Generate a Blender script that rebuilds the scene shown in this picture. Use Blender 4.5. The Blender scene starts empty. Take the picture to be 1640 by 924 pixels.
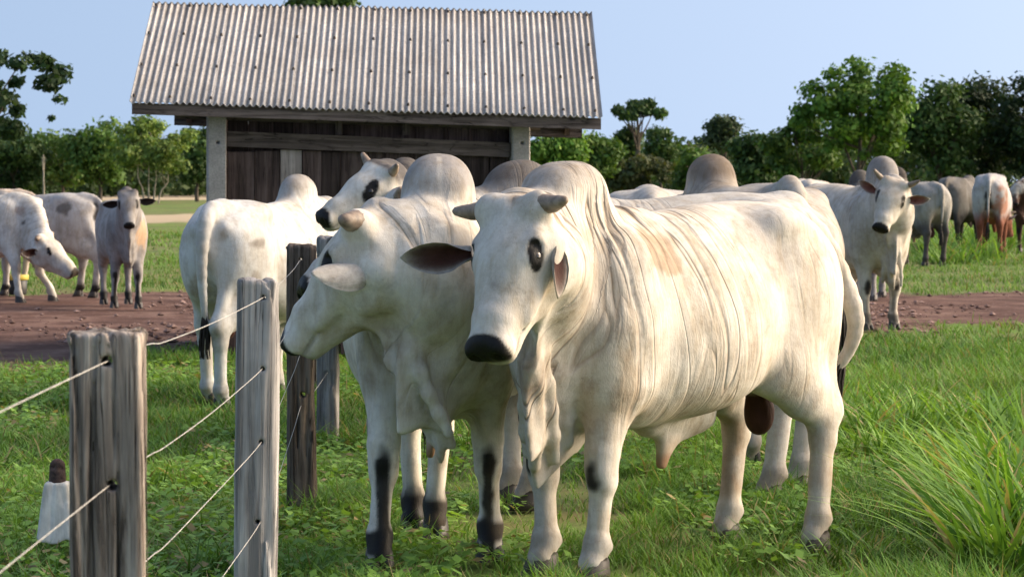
import bpy, bmesh, math, random
import numpy as np
from mathutils import Vector, Matrix

random.seed(7)
RNG = np.random.default_rng(7)
SC = bpy.context.scene
COL = SC.collection
rad = math.radians

# ------------------------------------------------------------------ camera
FPX, HOR, CAMH = 4900.0, 290.0, 1.53          # focal length and horizon in photo pixels, eye height in metres
cam_data = bpy.data.cameras.new('camera')
cam = bpy.data.objects.new('camera', cam_data)
COL.objects.link(cam)
cam.location = (0, 0, CAMH)
cam.rotation_euler = (rad(90), 0, 0)
cam_data.sensor_width = 36.0
cam_data.lens = FPX / 1640.0 * 36.0
cam_data.shift_y = -(462.0 - HOR) / 1640.0
cam_data.clip_start = 0.1
cam_data.clip_end = 6000
cam_data.dof.use_dof = True
cam_data.dof.focus_distance = 12.0
cam_data.dof.aperture_fstop = 14.0
SC.camera = cam

# ------------------------------------------------------------------ sky and sun
SUN_EL, SUN_AZ = 28.0, 78.0                   # azimuth measured from the view direction (+Y) towards +X
w = bpy.data.worlds.new('World')
SC.world = w
w.use_nodes = True
wt = w.node_tree
wt.nodes.clear()
wo = wt.nodes.new('ShaderNodeOutputWorld')
wb = wt.nodes.new('ShaderNodeBackground')
ws = wt.nodes.new('ShaderNodeTexSky')
ws.sky_type = 'NISHITA'
ws.sun_disc = False
ws.sun_elevation = rad(SUN_EL)
ws.sun_rotation = rad(SUN_AZ)
ws.altitude = 100
ws.air_density = 1.0
ws.dust_density = 5.0
ws.ozone_density = 0.35
wb.inputs['Strength'].default_value = 0.15
# sky lookup lifted and flattened to add soft fill: the sky above goes on much like the low strip in view, with little darkening towards the zenith
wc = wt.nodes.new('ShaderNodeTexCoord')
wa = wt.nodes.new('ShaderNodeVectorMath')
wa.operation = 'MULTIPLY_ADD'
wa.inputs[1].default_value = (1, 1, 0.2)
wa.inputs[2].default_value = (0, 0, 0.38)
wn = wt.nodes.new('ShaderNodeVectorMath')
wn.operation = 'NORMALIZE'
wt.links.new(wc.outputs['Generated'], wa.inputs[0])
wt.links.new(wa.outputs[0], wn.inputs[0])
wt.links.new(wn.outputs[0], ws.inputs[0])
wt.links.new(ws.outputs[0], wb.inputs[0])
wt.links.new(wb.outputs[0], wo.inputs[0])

sl = bpy.data.lights.new('sun', 'SUN')
sl.energy = 0.85
sl.angle = rad(1.2)
sl.color = (1.0, 0.88, 0.72)
sun = bpy.data.objects.new('sun', sl)
COL.objects.link(sun)
sd = Vector((math.sin(rad(SUN_AZ)) * math.cos(rad(SUN_EL)), math.cos(rad(SUN_AZ)) * math.cos(rad(SUN_EL)), math.sin(rad(SUN_EL))))
sun.rotation_euler = sd.to_track_quat('Z', 'Y').to_euler()
sun.location = (20, 0, 20)

SC.render.engine = 'CYCLES'
SC.view_settings.view_transform = 'Standard'
SC.view_settings.look = 'None'
SC.view_settings.exposure = 0.93
SC.view_settings.gamma = 1.0
SC.cycles.max_bounces = 5
SC.cycles.diffuse_bounces = 4
SC.cycles.transparent_max_bounces = 4
SC.cycles.use_denoising = True


# ------------------------------------------------------------------ helpers
def at(px, py, d):
    return Vector(((px - 820.0) / FPX * d, d, CAMH - (py - HOR) / FPX * d))

def gx(px, d):
    return (px - 820.0) / FPX * d

def tag(o, label=None, cat=None, group=None, kind=None):
    if label: o['label'] = label
    if cat: o['category'] = cat
    if group: o['group'] = group
    if kind: o['kind'] = kind
    return o

def link(o, parent=None):
    COL.objects.link(o)
    if parent is not None:
        o.parent = parent
    return o

def empty(name, loc=(0, 0, 0), rz=0.0):
    o = bpy.data.objects.new(name, None)
    o.empty_display_size = 0.2
    o.location = loc
    o.rotation_euler = (0, 0, rz)
    COL.objects.link(o)
    return o

def np_mesh(name, verts, faces, smooth=True):
    """faces: (n,k) array of equal-size polygons."""
    verts = np.asarray(verts, dtype=np.float32)
    faces = np.asarray(faces, dtype=np.int32)
    m = bpy.data.meshes.new(name)
    n, k = faces.shape
    m.vertices.add(len(verts))
    m.vertices.foreach_set('co', verts.ravel())
    m.loops.add(n * k)
    m.loops.foreach_set('vertex_index', faces.ravel())
    m.polygons.add(n)
    m.polygons.foreach_set('loop_start', np.arange(n, dtype=np.int32) * k)
    m.polygons.foreach_set('loop_total', np.full(n, k, dtype=np.int32))
    m.update(calc_edges=True)
    m.validate()
    m.polygons.foreach_set('use_smooth', np.full(len(m.polygons), smooth, dtype=bool))
    return m

def attr_color(m, name, rgb):
    a = m.attributes.new(name, 'FLOAT_COLOR', 'POINT')
    c = np.ones((len(m.vertices), 4), dtype=np.float32)
    c[:, :3] = rgb
    a.data.foreach_set('color', c.ravel())

def attr_float(m, name, v):
    a = m.attributes.new(name, 'FLOAT', 'POINT')
    a.data.foreach_set('value', np.asarray(v, dtype=np.float32))

def obj(name, mesh, mat, parent=None):
    o = bpy.data.objects.new(name, mesh)
    if mat is not None and not mesh.materials:
        mesh.materials.append(mat)
    link(o, parent)
    return o

class MB:
    """collects simple shapes into one mesh"""
    def __init__(s):
        s.v, s.f = [], []
    def add(s, vs, fs):
        o = len(s.v)
        s.v += [tuple(v) for v in vs]
        s.f += [tuple(i + o for i in f) for f in fs]
    def box(s, c, size, rot=None, jit=0.0):
        hx, hy, hz = size[0] / 2, size[1] / 2, size[2] / 2
        vs = [Vector((x, y, z)) for x in (-hx, hx) for y in (-hy, hy) for z in (-hz, hz)]
        if jit:
            vs = [v + Vector((random.uniform(-jit, jit), random.uniform(-jit, jit), random.uniform(-jit, jit))) for v in vs]
        if rot is not None:
            vs = [rot @ v for v in vs]
        vs = [v + Vector(c) for v in vs]
        s.add(vs, [(0, 1, 3, 2), (4, 6, 7, 5), (0, 4, 5, 1), (2, 3, 7, 6), (0, 2, 6, 4), (1, 5, 7, 3)])
    def tube(s, pts, rs, n=8, cap=True):
        pts = [Vector(p) for p in pts]
        if not hasattr(rs, '__len__'):
            rs = [rs] * len(pts)
        base = len(s.v)
        ref = None
        for i, p in enumerate(pts):
            t = (pts[min(i + 1, len(pts) - 1)] - pts[max(i - 1, 0)]).normalized()
            if ref is None:
                ref = t.orthogonal().normalized()
            ref = (ref - t * ref.dot(t))
            ref = ref.normalized() if ref.length > 1e-5 else t.orthogonal().normalized()
            b = t.cross(ref)
            for j in range(n):
                a = 2 * math.pi * j / n
                s.v.append(tuple(p + (ref * math.cos(a) + b * math.sin(a)) * rs[i]))
        for i in range(len(pts) - 1):
            for j in range(n):
                k = (j + 1) % n
                s.f.append((base + i * n + j, base + i * n + k, base + (i + 1) * n + k, base + (i + 1) * n + j))
        if cap:
            s.f.append(tuple(base + j for j in reversed(range(n))))
            e = base + (len(pts) - 1) * n
            s.f.append(tuple(e + j for j in range(n)))
    def mesh(s, name, smooth=False):
        m = bpy.data.meshes.new(name)
        m.from_pydata(s.v, [], s.f)
        m.update()
        if smooth:
            m.polygons.foreach_set('use_smooth', [True] * len(m.polygons))
        return m
    def build(s, name, mat, parent=None, smooth=False):
        return obj(name, s.mesh(name, smooth), mat, parent)

def _hash(ix, iy, iz, seed):
    h = (ix * 374761393 + iy * 668265263 + iz * 2147483647 + seed * 974634777) & 0xFFFFFFFF
    h = ((h ^ (h >> 13)) * 1274126177) & 0xFFFFFFFF
    h = h ^ (h >> 16)
    return (h & 0xFFFF) / 65535.0

def vnoise(p, seed=0):
    """value noise 0..1 at points p (n,3)"""
    p = np.asarray(p, dtype=np.float64)
    i = np.floor(p).astype(np.int64)
    f = p - i
    f = f * f * (3 - 2 * f)
    r = 0
    for dx in (0, 1):
        wx = f[:, 0] if dx else 1 - f[:, 0]
        for dy in (0, 1):
            wy = f[:, 1] if dy else 1 - f[:, 1]
            for dz in (0, 1):
                wz = f[:, 2] if dz else 1 - f[:, 2]
                r = r + wx * wy * wz * _hash(i[:, 0] + dx, i[:, 1] + dy, i[:, 2] + dz, seed)
    return r

def fbm(p, seed=0, oct=3):
    r, a, t = 0, 1.0, 0
    p = np.asarray(p, dtype=np.float64)
    for k in range(oct):
        r = r + a * vnoise(p * 2 ** k, seed + k)
        t += a
        a *= 0.5
    return r / t

def sstep(a, b, x):
    t = np.clip((x - a) / (b - a), 0, 1)
    return t * t * (3 - 2 * t)

# ------------------------------------------------------------------ materials
class NT:
    """small node-tree builder"""
    def __init__(s, name):
        s.m = bpy.data.materials.new(name)
        s.m.use_nodes = True
        s.t = s.m.node_tree
        s.t.nodes.clear()
        s.out = s.n('ShaderNodeOutputMaterial')
        s.b = s.n('ShaderNodeBsdfPrincipled')
        s.t.links.new(s.b.outputs[0], s.out.inputs[0])
    def n(s, typ, **kw):
        nd = s.t.nodes.new(typ)
        for k, v in kw.items():
            setattr(nd, k, v)
        return nd
    def put(s, sock, v):
        if isinstance(v, bpy.types.NodeSocket):
            s.t.links.new(v, sock)
        elif v is not None:
            if hasattr(v, '__len__') and len(v) == 3 and sock.type == 'RGBA':
                v = (*v, 1.0)
            sock.default_value = v
    def coord(s, kind='Object'):
        return s.n('ShaderNodeTexCoord').outputs[kind]
    def mapping(s, vec, scale=(1, 1, 1), loc=(0, 0, 0), rot=(0, 0, 0)):
        nd = s.n('ShaderNodeMapping')
        s.put(nd.inputs[0], vec)
        nd.inputs['Location'].default_value = loc
        nd.inputs['Rotation'].default_value = rot
        nd.inputs['Scale'].default_value = scale
        return nd.outputs[0]
    def noise(s, vec, scale=5, detail=3, rough=0.55, dist=0.0, color=False):
        nd = s.n('ShaderNodeTexNoise')
        s.put(nd.inputs['Vector'], vec)
        nd.inputs['Scale'].default_value = scale
        nd.inputs['Detail'].default_value = detail
        nd.inputs['Roughness'].default_value = rough
        nd.inputs['Distortion'].default_value = dist
        return nd.outputs[1 if color else 0]
    def voronoi(s, vec, scale=5, feature='F1', out='Distance', rnd=1.0):
        nd = s.n('ShaderNodeTexVoronoi', feature=feature)
        s.put(nd.inputs['Vector'], vec)
        nd.inputs['Scale'].default_value = scale
        nd.inputs['Randomness'].default_value = rnd
        return nd.outputs[out]
    def ramp(s, fac, stops, interp='LINEAR'):
        nd = s.n('ShaderNodeValToRGB')
        s.put(nd.inputs[0], fac)
        cr = nd.color_ramp
        cr.interpolation = interp
        while len(cr.elements) < len(stops):
            cr.elements.new(0.5)
        for e, (p, c) in zip(cr.elements, stops):
            e.position = p
            if not hasattr(c, '__len__'):
                c = (c, c, c)
            e.color = (*c[:3], 1)
        return nd.outputs[0]
    def mix(s, fac, a, b, mode='MIX'):
        nd = s.n('ShaderNodeMix', data_type='RGBA', blend_type=mode)
        s.put(nd.inputs[0], fac)
        s.put(nd.inputs[6], a)
        s.put(nd.inputs[7], b)
        return nd.outputs[2]
    def math(s, op, a, b=None, c=None, clamp=False):
        nd = s.n('ShaderNodeMath', operation=op, use_clamp=clamp)
        s.put(nd.inputs[0], a)
        if b is not None: s.put(nd.inputs[1], b)
        if c is not None: s.put(nd.inputs[2], c)
        return nd.outputs[0]
    def attr(s, name, out='Color'):
        nd = s.n('ShaderNodeAttribute', attribute_name=name)
        return nd.outputs[out]
    def sep(s, vec):
        nd = s.n('ShaderNodeSeparateXYZ')
        s.put(nd.inputs[0], vec)
        return nd.outputs
    def comb(s, x, y, z):
        nd = s.n('ShaderNodeCombineXYZ')
        s.put(nd.inputs[0], x); s.put(nd.inputs[1], y); s.put(nd.inputs[2], z)
        return nd.outputs[0]
    def rnd(s):
        return s.n('ShaderNodeObjectInfo').outputs['Random']
    def bump(s, h, strength=0.3, dist=0.01, nrm=None):
        nd = s.n('ShaderNodeBump')
        nd.inputs['Strength'].default_value = strength
        nd.inputs['Distance'].default_value = dist
        s.put(nd.inputs['Height'], h)
        if nrm is not None: s.put(nd.inputs['Normal'], nrm)
        return nd.outputs[0]
    def done(s, color, rough=0.7, normal=None, spec=0.3, **kw):
        s.put(s.b.inputs['Base Color'], color)
        s.put(s.b.inputs['Roughness'], rough)
        s.put(s.b.inputs['Specular IOR Level'], spec)
        if normal is not None: s.put(s.b.inputs['Normal'], normal)
        for k, v in kw.items():
            s.put(s.b.inputs[k], v)
        return s.m
# ------------------------------------------------------------------ cattle: one continuous hide grown from a blended volume
def V3(*a):
    return np.array(a[0] if len(a) == 1 else a, dtype=np.float64)

def unit(v):
    v = V3(v)
    return v / max(np.linalg.norm(v), 1e-9)

class Field:
    def __init__(s, lo, hi, vox):
        s.lo, s.vox = V3(lo), vox
        s.n = np.ceil((V3(hi) - s.lo) / vox).astype(int) + 1
        s.F = np.full(s.n, 0.5, dtype=np.float32)
        s.ax = [(s.lo[i] + np.arange(s.n[i]) * vox).astype(np.float32) for i in range(3)]
    def region(s, lo, hi):
        i0 = np.clip(np.floor((lo - s.lo) / s.vox).astype(int) - 2, 0, s.n - 1)
        i1 = np.clip(np.ceil((hi - s.lo) / s.vox).astype(int) + 3, 1, s.n)
        sl_ = tuple(slice(a, b) for a, b in zip(i0, i1))
        x = s.ax[0][sl_[0]][:, None, None]
        y = s.ax[1][sl_[1]][None, :, None]
        z = s.ax[2][sl_[2]][None, None, :]
        return sl_, x, y, z
    def blend(s, sl_, d, k, op):
        A = s.F[sl_]
        if op == 'u':
            h = np.maximum(k - np.abs(A - d), 0) / k
            s.F[sl_] = np.minimum(A, d) - h * h * (k * 0.25)
        else:
            d = -d
            h = np.maximum(k - np.abs(A - d), 0) / k
            s.F[sl_] = np.maximum(A, d) + h * h * (k * 0.25)
    def cap(s, a, b, ra, rb, up=(0, 0, 1), k=0.04, op='u', re=None, warp=None, pad=0.0):
        """tapered capsule with elliptic section; r = (across, along up)"""
        a, b = V3(a), V3(b)
        ra = (ra, ra) if np.isscalar(ra) else ra
        rb = (rb, rb) if np.isscalar(rb) else rb
        L = np.linalg.norm(b - a)
        e = (b - a) / max(L, 1e-6)
        v = V3(up) - e * np.dot(up, e)
        if np.linalg.norm(v) < 1e-4:
            v = V3(1, 0, 0) - e * e[0]
        v = unit(v)
        u = np.cross(v, e)
        R = max(*ra, *rb) + k + pad
        sl_, x, y, z = s.region(np.minimum(a, b) - R, np.maximum(a, b) + R)
        if warp is not None:
            x, y, z = warp(x, y, z)
        px, py, pz = x - a[0], y - a[1], z - a[2]
        al = px * e[0] + py * e[1] + pz * e[2]
        t = np.clip(al / max(L, 1e-6), 0, 1)
        qa = al - t * L
        qu = px * u[0] + py * u[1] + pz * u[2]
        qv = px * v[0] + py * v[1] + pz * v[2]
        ru = ra[0] + (rb[0] - ra[0]) * t
        rv = ra[1] + (rb[1] - ra[1]) * t
        rr = np.minimum(ru, rv) if re is None else re
        A, B, C = qu / ru, qv / rv, qa / rr
        k0 = np.sqrt(A * A + B * B + C * C)
        A, B, C = A / ru, B / rv, C / rr
        k1 = np.sqrt(A * A + B * B + C * C) + 1e-6
        s.blend(sl_, (k0 * (k0 - 1) / k1).astype(np.float32), k, op)
    def ell(s, c, r, rot=None, k=0.04, op='u', p=2.0):
        c = V3(c)
        r = V3(r if hasattr(r, '__len__') else (r, r, r))
        R = r.max() + k
        sl_, x, y, z = s.region(c - R, c + R)
        px, py, pz = x - c[0], y - c[1], z - c[2]
        if rot is not None:      # rows of rot are the local axes
            rot = np.asarray(rot)
            px, py, pz = [rot[i][0] * px + rot[i][1] * py + rot[i][2] * pz for i in range(3)]
        A, B, C = px / r[0], py / r[1], pz / r[2]
        if p == 2.0:
            k0 = np.sqrt(A * A + B * B + C * C)
        else:
            k0 = (np.abs(A) ** p + np.abs(B) ** p + np.abs(C) ** p) ** (1 / p)
        A, B, C = A / r[0], B / r[1], C / r[2]
        k1 = np.sqrt(A * A + B * B + C * C) + 1e-6
        s.blend(sl_, (k0 * (k0 - 1) / k1).astype(np.float32), k, op)
    def loft(s, prof, p=2.25, k=0.04):
        """barrel along x: rows of (x, top, bottom, half width)"""
        prof = V3(prof)
        xs = np.linspace(prof[0, 0], prof[-1, 0], 240)
        cols = [np.interp(xs, prof[:, 0], prof[:, i]) for i in (1, 2, 3)]
        ker = np.hanning(23); ker /= ker.sum()
        cols = [np.convolve(np.pad(c, 11, mode='reflect', reflect_type='odd'), ker, 'valid') for c in cols]
        lo = V3(prof[0, 0] - .1, -prof[:, 3].max() - .1, prof[:, 2].min() - .1)
        hi = V3(prof[-1, 0] + .1, prof[:, 3].max() + .1, prof[:, 1].max() + .1)
        sl_, x, y, z = s.region(lo, hi)
        X = x[:, 0, 0]
        T, B, W = [np.interp(X, xs, c).astype(np.float32)[:, None, None] for c in cols]
        c, h = (T + B) / 2, np.maximum((T - B) / 2, .02)
        W = np.maximum(W, .02)
        zz = (z - c) / h
        # wider below the middle, tighter over the spine
        Wz = W * (1.0 - 0.10 * np.clip(zz, 0, 1) ** 1.5)
        k0 = (np.abs(y / Wz) ** p + np.abs(zz) ** p) ** (1 / p)
        d = (k0 - 1) * np.minimum(W, h)
        out = np.maximum(xs[0] - X, X - xs[-1])[:, None, None]
        d = np.where(out > 0, np.sqrt(np.maximum(d, 0) ** 2 + out ** 2), d)
        s.blend(sl_, d.astype(np.float32), k, 'u')

def surface_nets(F, lo, vox):
    ins = F < 0
    c = np.zeros(tuple(n - 1 for n in F.shape), dtype=np.uint8)
    offs = [(i, j, k) for i in (0, 1) for j in (0, 1) for k in (0, 1)]
    N = F.shape
    for (i, j, k) in offs:
        c += ins[i:N[0] - 1 + i, j:N[1] - 1 + j, k:N[2] - 1 + k]
    act = np.argwhere((c > 0) & (c < 8))
    idx = np.full(c.shape, -1, dtype=np.int32)
    idx[tuple(act.T)] = np.arange(len(act))
    val = {o: F[act[:, 0] + o[0], act[:, 1] + o[1], act[:, 2] + o[2]] for o in offs}
    acc = np.zeros((len(act), 3)); cnt = np.zeros(len(act))
    for o in offs:
        for ax in range(3):
            if o[ax]:
                continue
            q = list(o); q[ax] = 1; q = tuple(q)
            f0, f1 = val[o], val[q]
            cr = (f0 < 0) != (f1 < 0)
            t = np.where(cr, f0 / np.where(cr, f0 - f1, 1), 0)
            P = np.zeros((len(act), 3)); P[:] = o
            P[:, ax] = t
            acc[cr] += P[cr]; cnt += cr
    verts = V3(lo) + (act + acc / cnt[:, None]) * vox
    quads = []
    for ax in range(3):
        a, b = [i for i in range(3) if i != ax]
        sl0 = [slice(None)] * 3; sl1 = [slice(None)] * 3
        sl0[ax] = slice(0, -1); sl1[ax] = slice(1, None)
        s0, s1 = ins[tuple(sl0)], ins[tuple(sl1)]
        ed = np.argwhere(s0 != s1)
        ok = (ed[:, a] > 0) & (ed[:, b] > 0) & (ed[:, a] < c.shape[a]) & (ed[:, b] < c.shape[b])
        ed = ed[ok]
        flip = s0[tuple(ed.T)]
        def cell(da, db):
            e = ed.copy(); e[:, a] -= da; e[:, b] -= db
            return idx[tuple(e.T)]
        q = np.stack([cell(1, 1), cell(0, 1), cell(0, 0), cell(1, 0)], 1)
        fl = flip if ax != 1 else ~flip
        q[~fl] = q[~fl][:, ::-1]
        quads.append(q)
    quads = np.concatenate(quads)
    quads = quads[(quads >= 0).all(1)]
    return verts, quads

def relax(v, q, it=2, lam=0.5):
    n = len(v)
    e = np.concatenate([q[:, [0, 1]], q[:, [1, 2]], q[:, [2, 3]], q[:, [3, 0]]])
    cnt = np.bincount(e[:, 0], minlength=n) + np.bincount(e[:, 1], minlength=n)
    cnt = np.maximum(cnt, 1)
    for k in range(it):
        l = lam
        s = np.stack([np.bincount(e[:, 0], v[e[:, 1], i], n) + np.bincount(e[:, 1], v[e[:, 0], i], n) for i in range(3)], 1)
        v = v + (s / cnt[:, None] - v) * l
    return v

def vnormals(v, q):
    nrm = np.cross(v[q[:, 2]] - v[q[:, 0]], v[q[:, 3]] - v[q[:, 1]])
    N = np.zeros_like(v)
    for i in range(4):
        for c in range(3):
            N[:, c] += np.bincount(q[:, i], nrm[:, c], len(v))
    return N / np.maximum(np.linalg.norm(N, axis=1, keepdims=True), 1e-9)

TRUNK = [(-.965, 1.25, 1.02, .05), (-.90, 1.335, .92, .16), (-.80, 1.395, .84, .235), (-.66, 1.44, .76, .285),
         (-.45, 1.45, .69, .305), (-.25, 1.44, .63, .325), (0, 1.415, .575, .345), (.25, 1.405, .55, .345),
         (.45, 1.42, .56, .315), (.62, 1.42, .60, .27), (.78, 1.37, .68, .20), (.90, 1.22, .82, .09)]

def bez(p, n):
    p = [V3(q) for q in p]
    out = []
    for t in np.linspace(0, 1, n):
        q = p
        while len(q) > 1:
            q = [q[i] * (1 - t) + q[i + 1] * t for i in range(len(q) - 1)]
        out.append(q[0])
    return out

def smooth_path(pts, n):
    """Catmull-Rom through pts"""
    P = [V3(p) for p in pts]
    P = [2 * P[0] - P[1]] + P + [2 * P[-1] - P[-2]]
    out = []
    m = len(P) - 3
    for i in range(n):
        f = i / (n - 1) * m
        j = min(int(f), m - 1); t = f - j
        a, b, c, d = P[j:j + 4]
        out.append(0.5 * ((2 * b) + (c - a) * t + (2 * a - 5 * b + 4 * c - d) * t * t + (3 * b - a - 3 * c + d) * t ** 3))
    return out

# ---- hide, horn, hoof, eye materials
def mat_hide():
    n = NT('hide')
    co = n.coord('Object')
    col = n.attr('col')
    fold = n.attr('fold', 'Fac')
    ph = n.attr('phase', 'Fac')
    xyz = n.sep(co)
    # long skin creases run across the phase direction
    v = n.comb(n.math('MULTIPLY', ph, 11.0), n.math('MULTIPLY', xyz[1], 2.2), n.math('MULTIPLY', xyz[2], 1.5))
    c1 = n.noise(v, 1.0, 1.0, 0.4, 0.5)
    ridge = n.math('ABSOLUTE', n.math('SUBTRACT', c1, 0.5))
    ridge = n.math('MINIMUM', n.math('MULTIPLY', ridge, 16.0), 1.0)
    v2 = n.comb(n.math('MULTIPLY', ph, 26.0), n.math('MULTIPLY', xyz[1], 4), n.math('MULTIPLY', xyz[2], 3))
    c2 = n.noise(v2, 1.0, 2.0, 0.5, 0.3)
    ridge2 = n.math('MINIMUM', n.math('MULTIPLY', n.math('ABSOLUTE', n.math('SUBTRACT', c2, 0.5)), 12.0), 1.0)
    h = n.math('MULTIPLY', n.math('ADD', n.math('MULTIPLY', ridge, 1.0), n.math('MULTIPLY', ridge2, 0.22)), fold)
    fine = n.noise(n.mapping(co, (1, 1, 0.45)), 160, 3, 0.6)
    lump = n.noise(co, 14, 2, 0.5)
    hh = n.math('ADD', h, n.math('ADD', n.math('MULTIPLY', fine, 0.22), n.math('MULTIPLY', lump, 0.6)))
    # coat: faint blotches, freckles where the dark skin shows, a darker brown tint in the creases
    blot = n.noise(co, 4.0, 6, 0.68)
    c = n.mix(n.math('MULTIPLY', n.math('SUBTRACT', blot, 0.44), 2.8, clamp=True), col, (0.64, 0.57, 0.48), 'MULTIPLY')
    blot2 = n.noise(n.mapping(co, (1, 1, 1), (7, 3, 1)), 9.0, 5, 0.7)
    c = n.mix(n.math('MULTIPLY', n.math('SUBTRACT', blot2, 0.50), 3.2, clamp=True), c, (0.60, 0.58, 0.57), 'MULTIPLY')
    hair = n.noise(n.mapping(co, (1, 1, .3)), 120, 3, .7)
    c = n.mix(n.math('MULTIPLY', hair, 0.28), c, (0.55, 0.50, 0.44), 'MULTIPLY')
    crease_tint = n.math('MULTIPLY', n.math('MULTIPLY', n.math('SUBTRACT', 1.0, ridge), fold), 0.55)
    c = n.mix(crease_tint, c, (0.40, 0.29, 0.19), 'MULTIPLY')
    fr = n.ramp(n.voronoi(co, 55), [(0.0, 1.0), (0.10, 1.0), (0.16, 0.0)])
    frm = n.math('MULTIPLY', fr, n.ramp(n.noise(co, 3.2, 2), [(0.5, 0.0), (0.62, 0.65)]))
    c = n.mix(n.math('MULTIPLY', frm, 0.55), c, (0.34, 0.30, 0.28), 'MULTIPLY')
    streak = n.noise(n.mapping(co, (9, 9, 1.6)), 3.0, 4, 0.6)
    c = n.mix(n.ramp(streak, [(0.46, 0.0), (0.72, 0.55)]), c, (0.74, 0.64, 0.50), 'MULTIPLY')
    lum = n.sep(col)[1]
    rg_ = n.ramp(lum, [(0.0, 0.45), (0.05, 0.8)])
    return n.done(c, rg_, n.bump(hh, 0.6, 0.012), n.ramp(lum, [(0.0, 0.22), (0.05, 0.15)]))

M_HIDE = mat_hide()

def mat_horn():
    n = NT('horn_keratin')
    co = n.coord('Object')
    b = n.noise(n.mapping(co, (1, 1, 1)), 22, 4, 0.6)
    c = n.ramp(b, [(0.3, (0.10, 0.075, 0.055)), (0.55, (0.27, 0.20, 0.145)), (0.8, (0.42, 0.34, 0.26))])
    return n.done(c, 0.5, n.bump(b, 0.5, 0.004), 0.4)
M_HORN = mat_horn()

def mat_dark(name, col, rough, spec):
    n = NT(name)
    b = n.noise(n.coord('Object'), 60, 3)
    c = n.mix(b, col, tuple(min(1, x * 2.2 + 0.004) for x in col))
    return n.done(c, rough, n.bump(b, 0.3, 0.003), spec)
M_EYE = mat_dark('eye_black', (0.008, 0.006, 0.005), 0.08, 0.6)
M_HOOF = mat_dark('hoof_black', (0.028, 0.023, 0.020), 0.5, 0.35)
M_SWITCH = mat_dark('tail_hair', (0.018, 0.015, 0.013), 0.7, 0.2)

def mat_ear():
    n = NT('ear_skin')
    c = n.attr('col')
    co = n.coord('Object')
    b = n.noise(n.mapping(co, (14, 60, 60)), 1.0, 4, .6)
    g = n.noise(co, 16, 5, .7)
    c = n.mix(n.ramp(g, [(.4, 0.), (.7, .9)]), c, (0.55, 0.50, 0.47), 'MULTIPLY')
    c = n.mix(n.math('MULTIPLY', b, 0.5), c, (0.6, 0.5, 0.42), 'MULTIPLY')
    return n.done(c, 0.8, n.bump(n.math('ADD', b, g), 0.7, 0.006), 0.15)
M_EAR = mat_ear()

def ear_mesh(L, W, outer, inner, cup=0.5, droop=0.0):
    """leaf-shaped cupped ear; x along its length, +z is the open side"""
    nu, nv = 22, 13
    V, Fq, C = [], [], []
    def lerp_(t, ks):
        return float(np.interp(t, [k[0] for k in ks], [k[1] for k in ks]))
    for side in (0, 1):
        for i in range(nu):
            t = i / (nu - 1)
            wdt = W * lerp_(t, ((0, .80), (.12, .86), (.3, 1.10), (.5, 1.16), (.7, .95), (.85, .62), (.95, .28), (1, .05)))
            al = lerp_(t, ((0, 2.5), (.15, 1.9), (.35, 1.15), (.6, .85), (1, .6))) * cup * 2
            r = wdt / (2 * al)
            for j in range(nv):
                s = -1 + 2 * j / (nv - 1)
                th = 0.007 * (1 - abs(s) ** 4) * (1 - .5 * t)
                rr = r + (th if side == 0 else -th)
                y = rr * math.sin(s * al)
                z = r - rr * math.cos(s * al) - (droop * L * t * t) - .25 * W * math.sin(t * 3.0) * 0
                V.append((t * L - .02 * L, y, z - .03 * L))
                if side == 0:
                    C.append(tuple(q * (1 - .25 * max(0, t - .2) * (1 - abs(s))) for q in outer))
                else:
                    f = max(0.0, 1 - abs(s) ** 6) * (1 - t ** 8)
                    C.append(tuple(o + (q - o) * f for o, q in zip(outer, inner)))
    o = nu * nv
    for i in range(nu - 1):
        for j in range(nv - 1):
            a = i * nv + j
            Fq.append((a, a + nv, a + nv + 1, a + 1))
            Fq.append((o + a, o + a + 1, o + a + nv + 1, o + a + nv))
        for j, fl in ((0, False), (nv - 1, True)):
            a, b = i * nv + j, (i + 1) * nv + j
            Fq.append((a, o + a, o + b, b) if not fl else (a, b, o + b, o + a))
    for j in range(nv - 1):
        a = (nu - 1) * nv + j
        Fq.append((a, o + a, o + a + 1, a + 1))
        Fq.append((j, j + 1, o + j + 1, o + j))
    m = np_mesh('ear', V, Fq)
    attr_color(m, 'col', np.array(C))
    return m

def hoof_mesh(s, dark=True):
    """two claws, x forward"""
    mb = MB()
    for sg in (-1, 1):
        rows = []
        for (z, x0, x1, w0, w1) in ((0, -.045, .085, .006, .056), (.03, -.045, .068, .006, .054), (.07, -.045, .045, .005, .049), (.085, -.04, .03, .004, .044)):
            ring = []
            for (fx, fy) in ((0, .15), (0, .75), (.3, 1), (.65, .92), (.92, .6), (1, .3), (.92, .05), (.5, 0)):
                ring.append(((x0 + (x1 - x0) * fx) * s, sg * (w0 + (w1 - w0) * fy) * s, z * s))
            rows.append(ring)
        base = len(mb.v)
        n = 8
        for r in rows:
            mb.v += r
        for i in range(3):
            for j in range(n):
                k = (j + 1) % n
                f = (base + i * n + j, base + i * n + k, base + (i + 1) * n + k, base + (i + 1) * n + j)
                mb.f.append(f if sg < 0 else f[::-1])
        mb.f.append(tuple(base + 3 * n + j for j in range(n)))
        mb.f.append(tuple(base + j for j in range(n)))
    m = mb.mesh('hoof', True)
    return m

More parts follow.
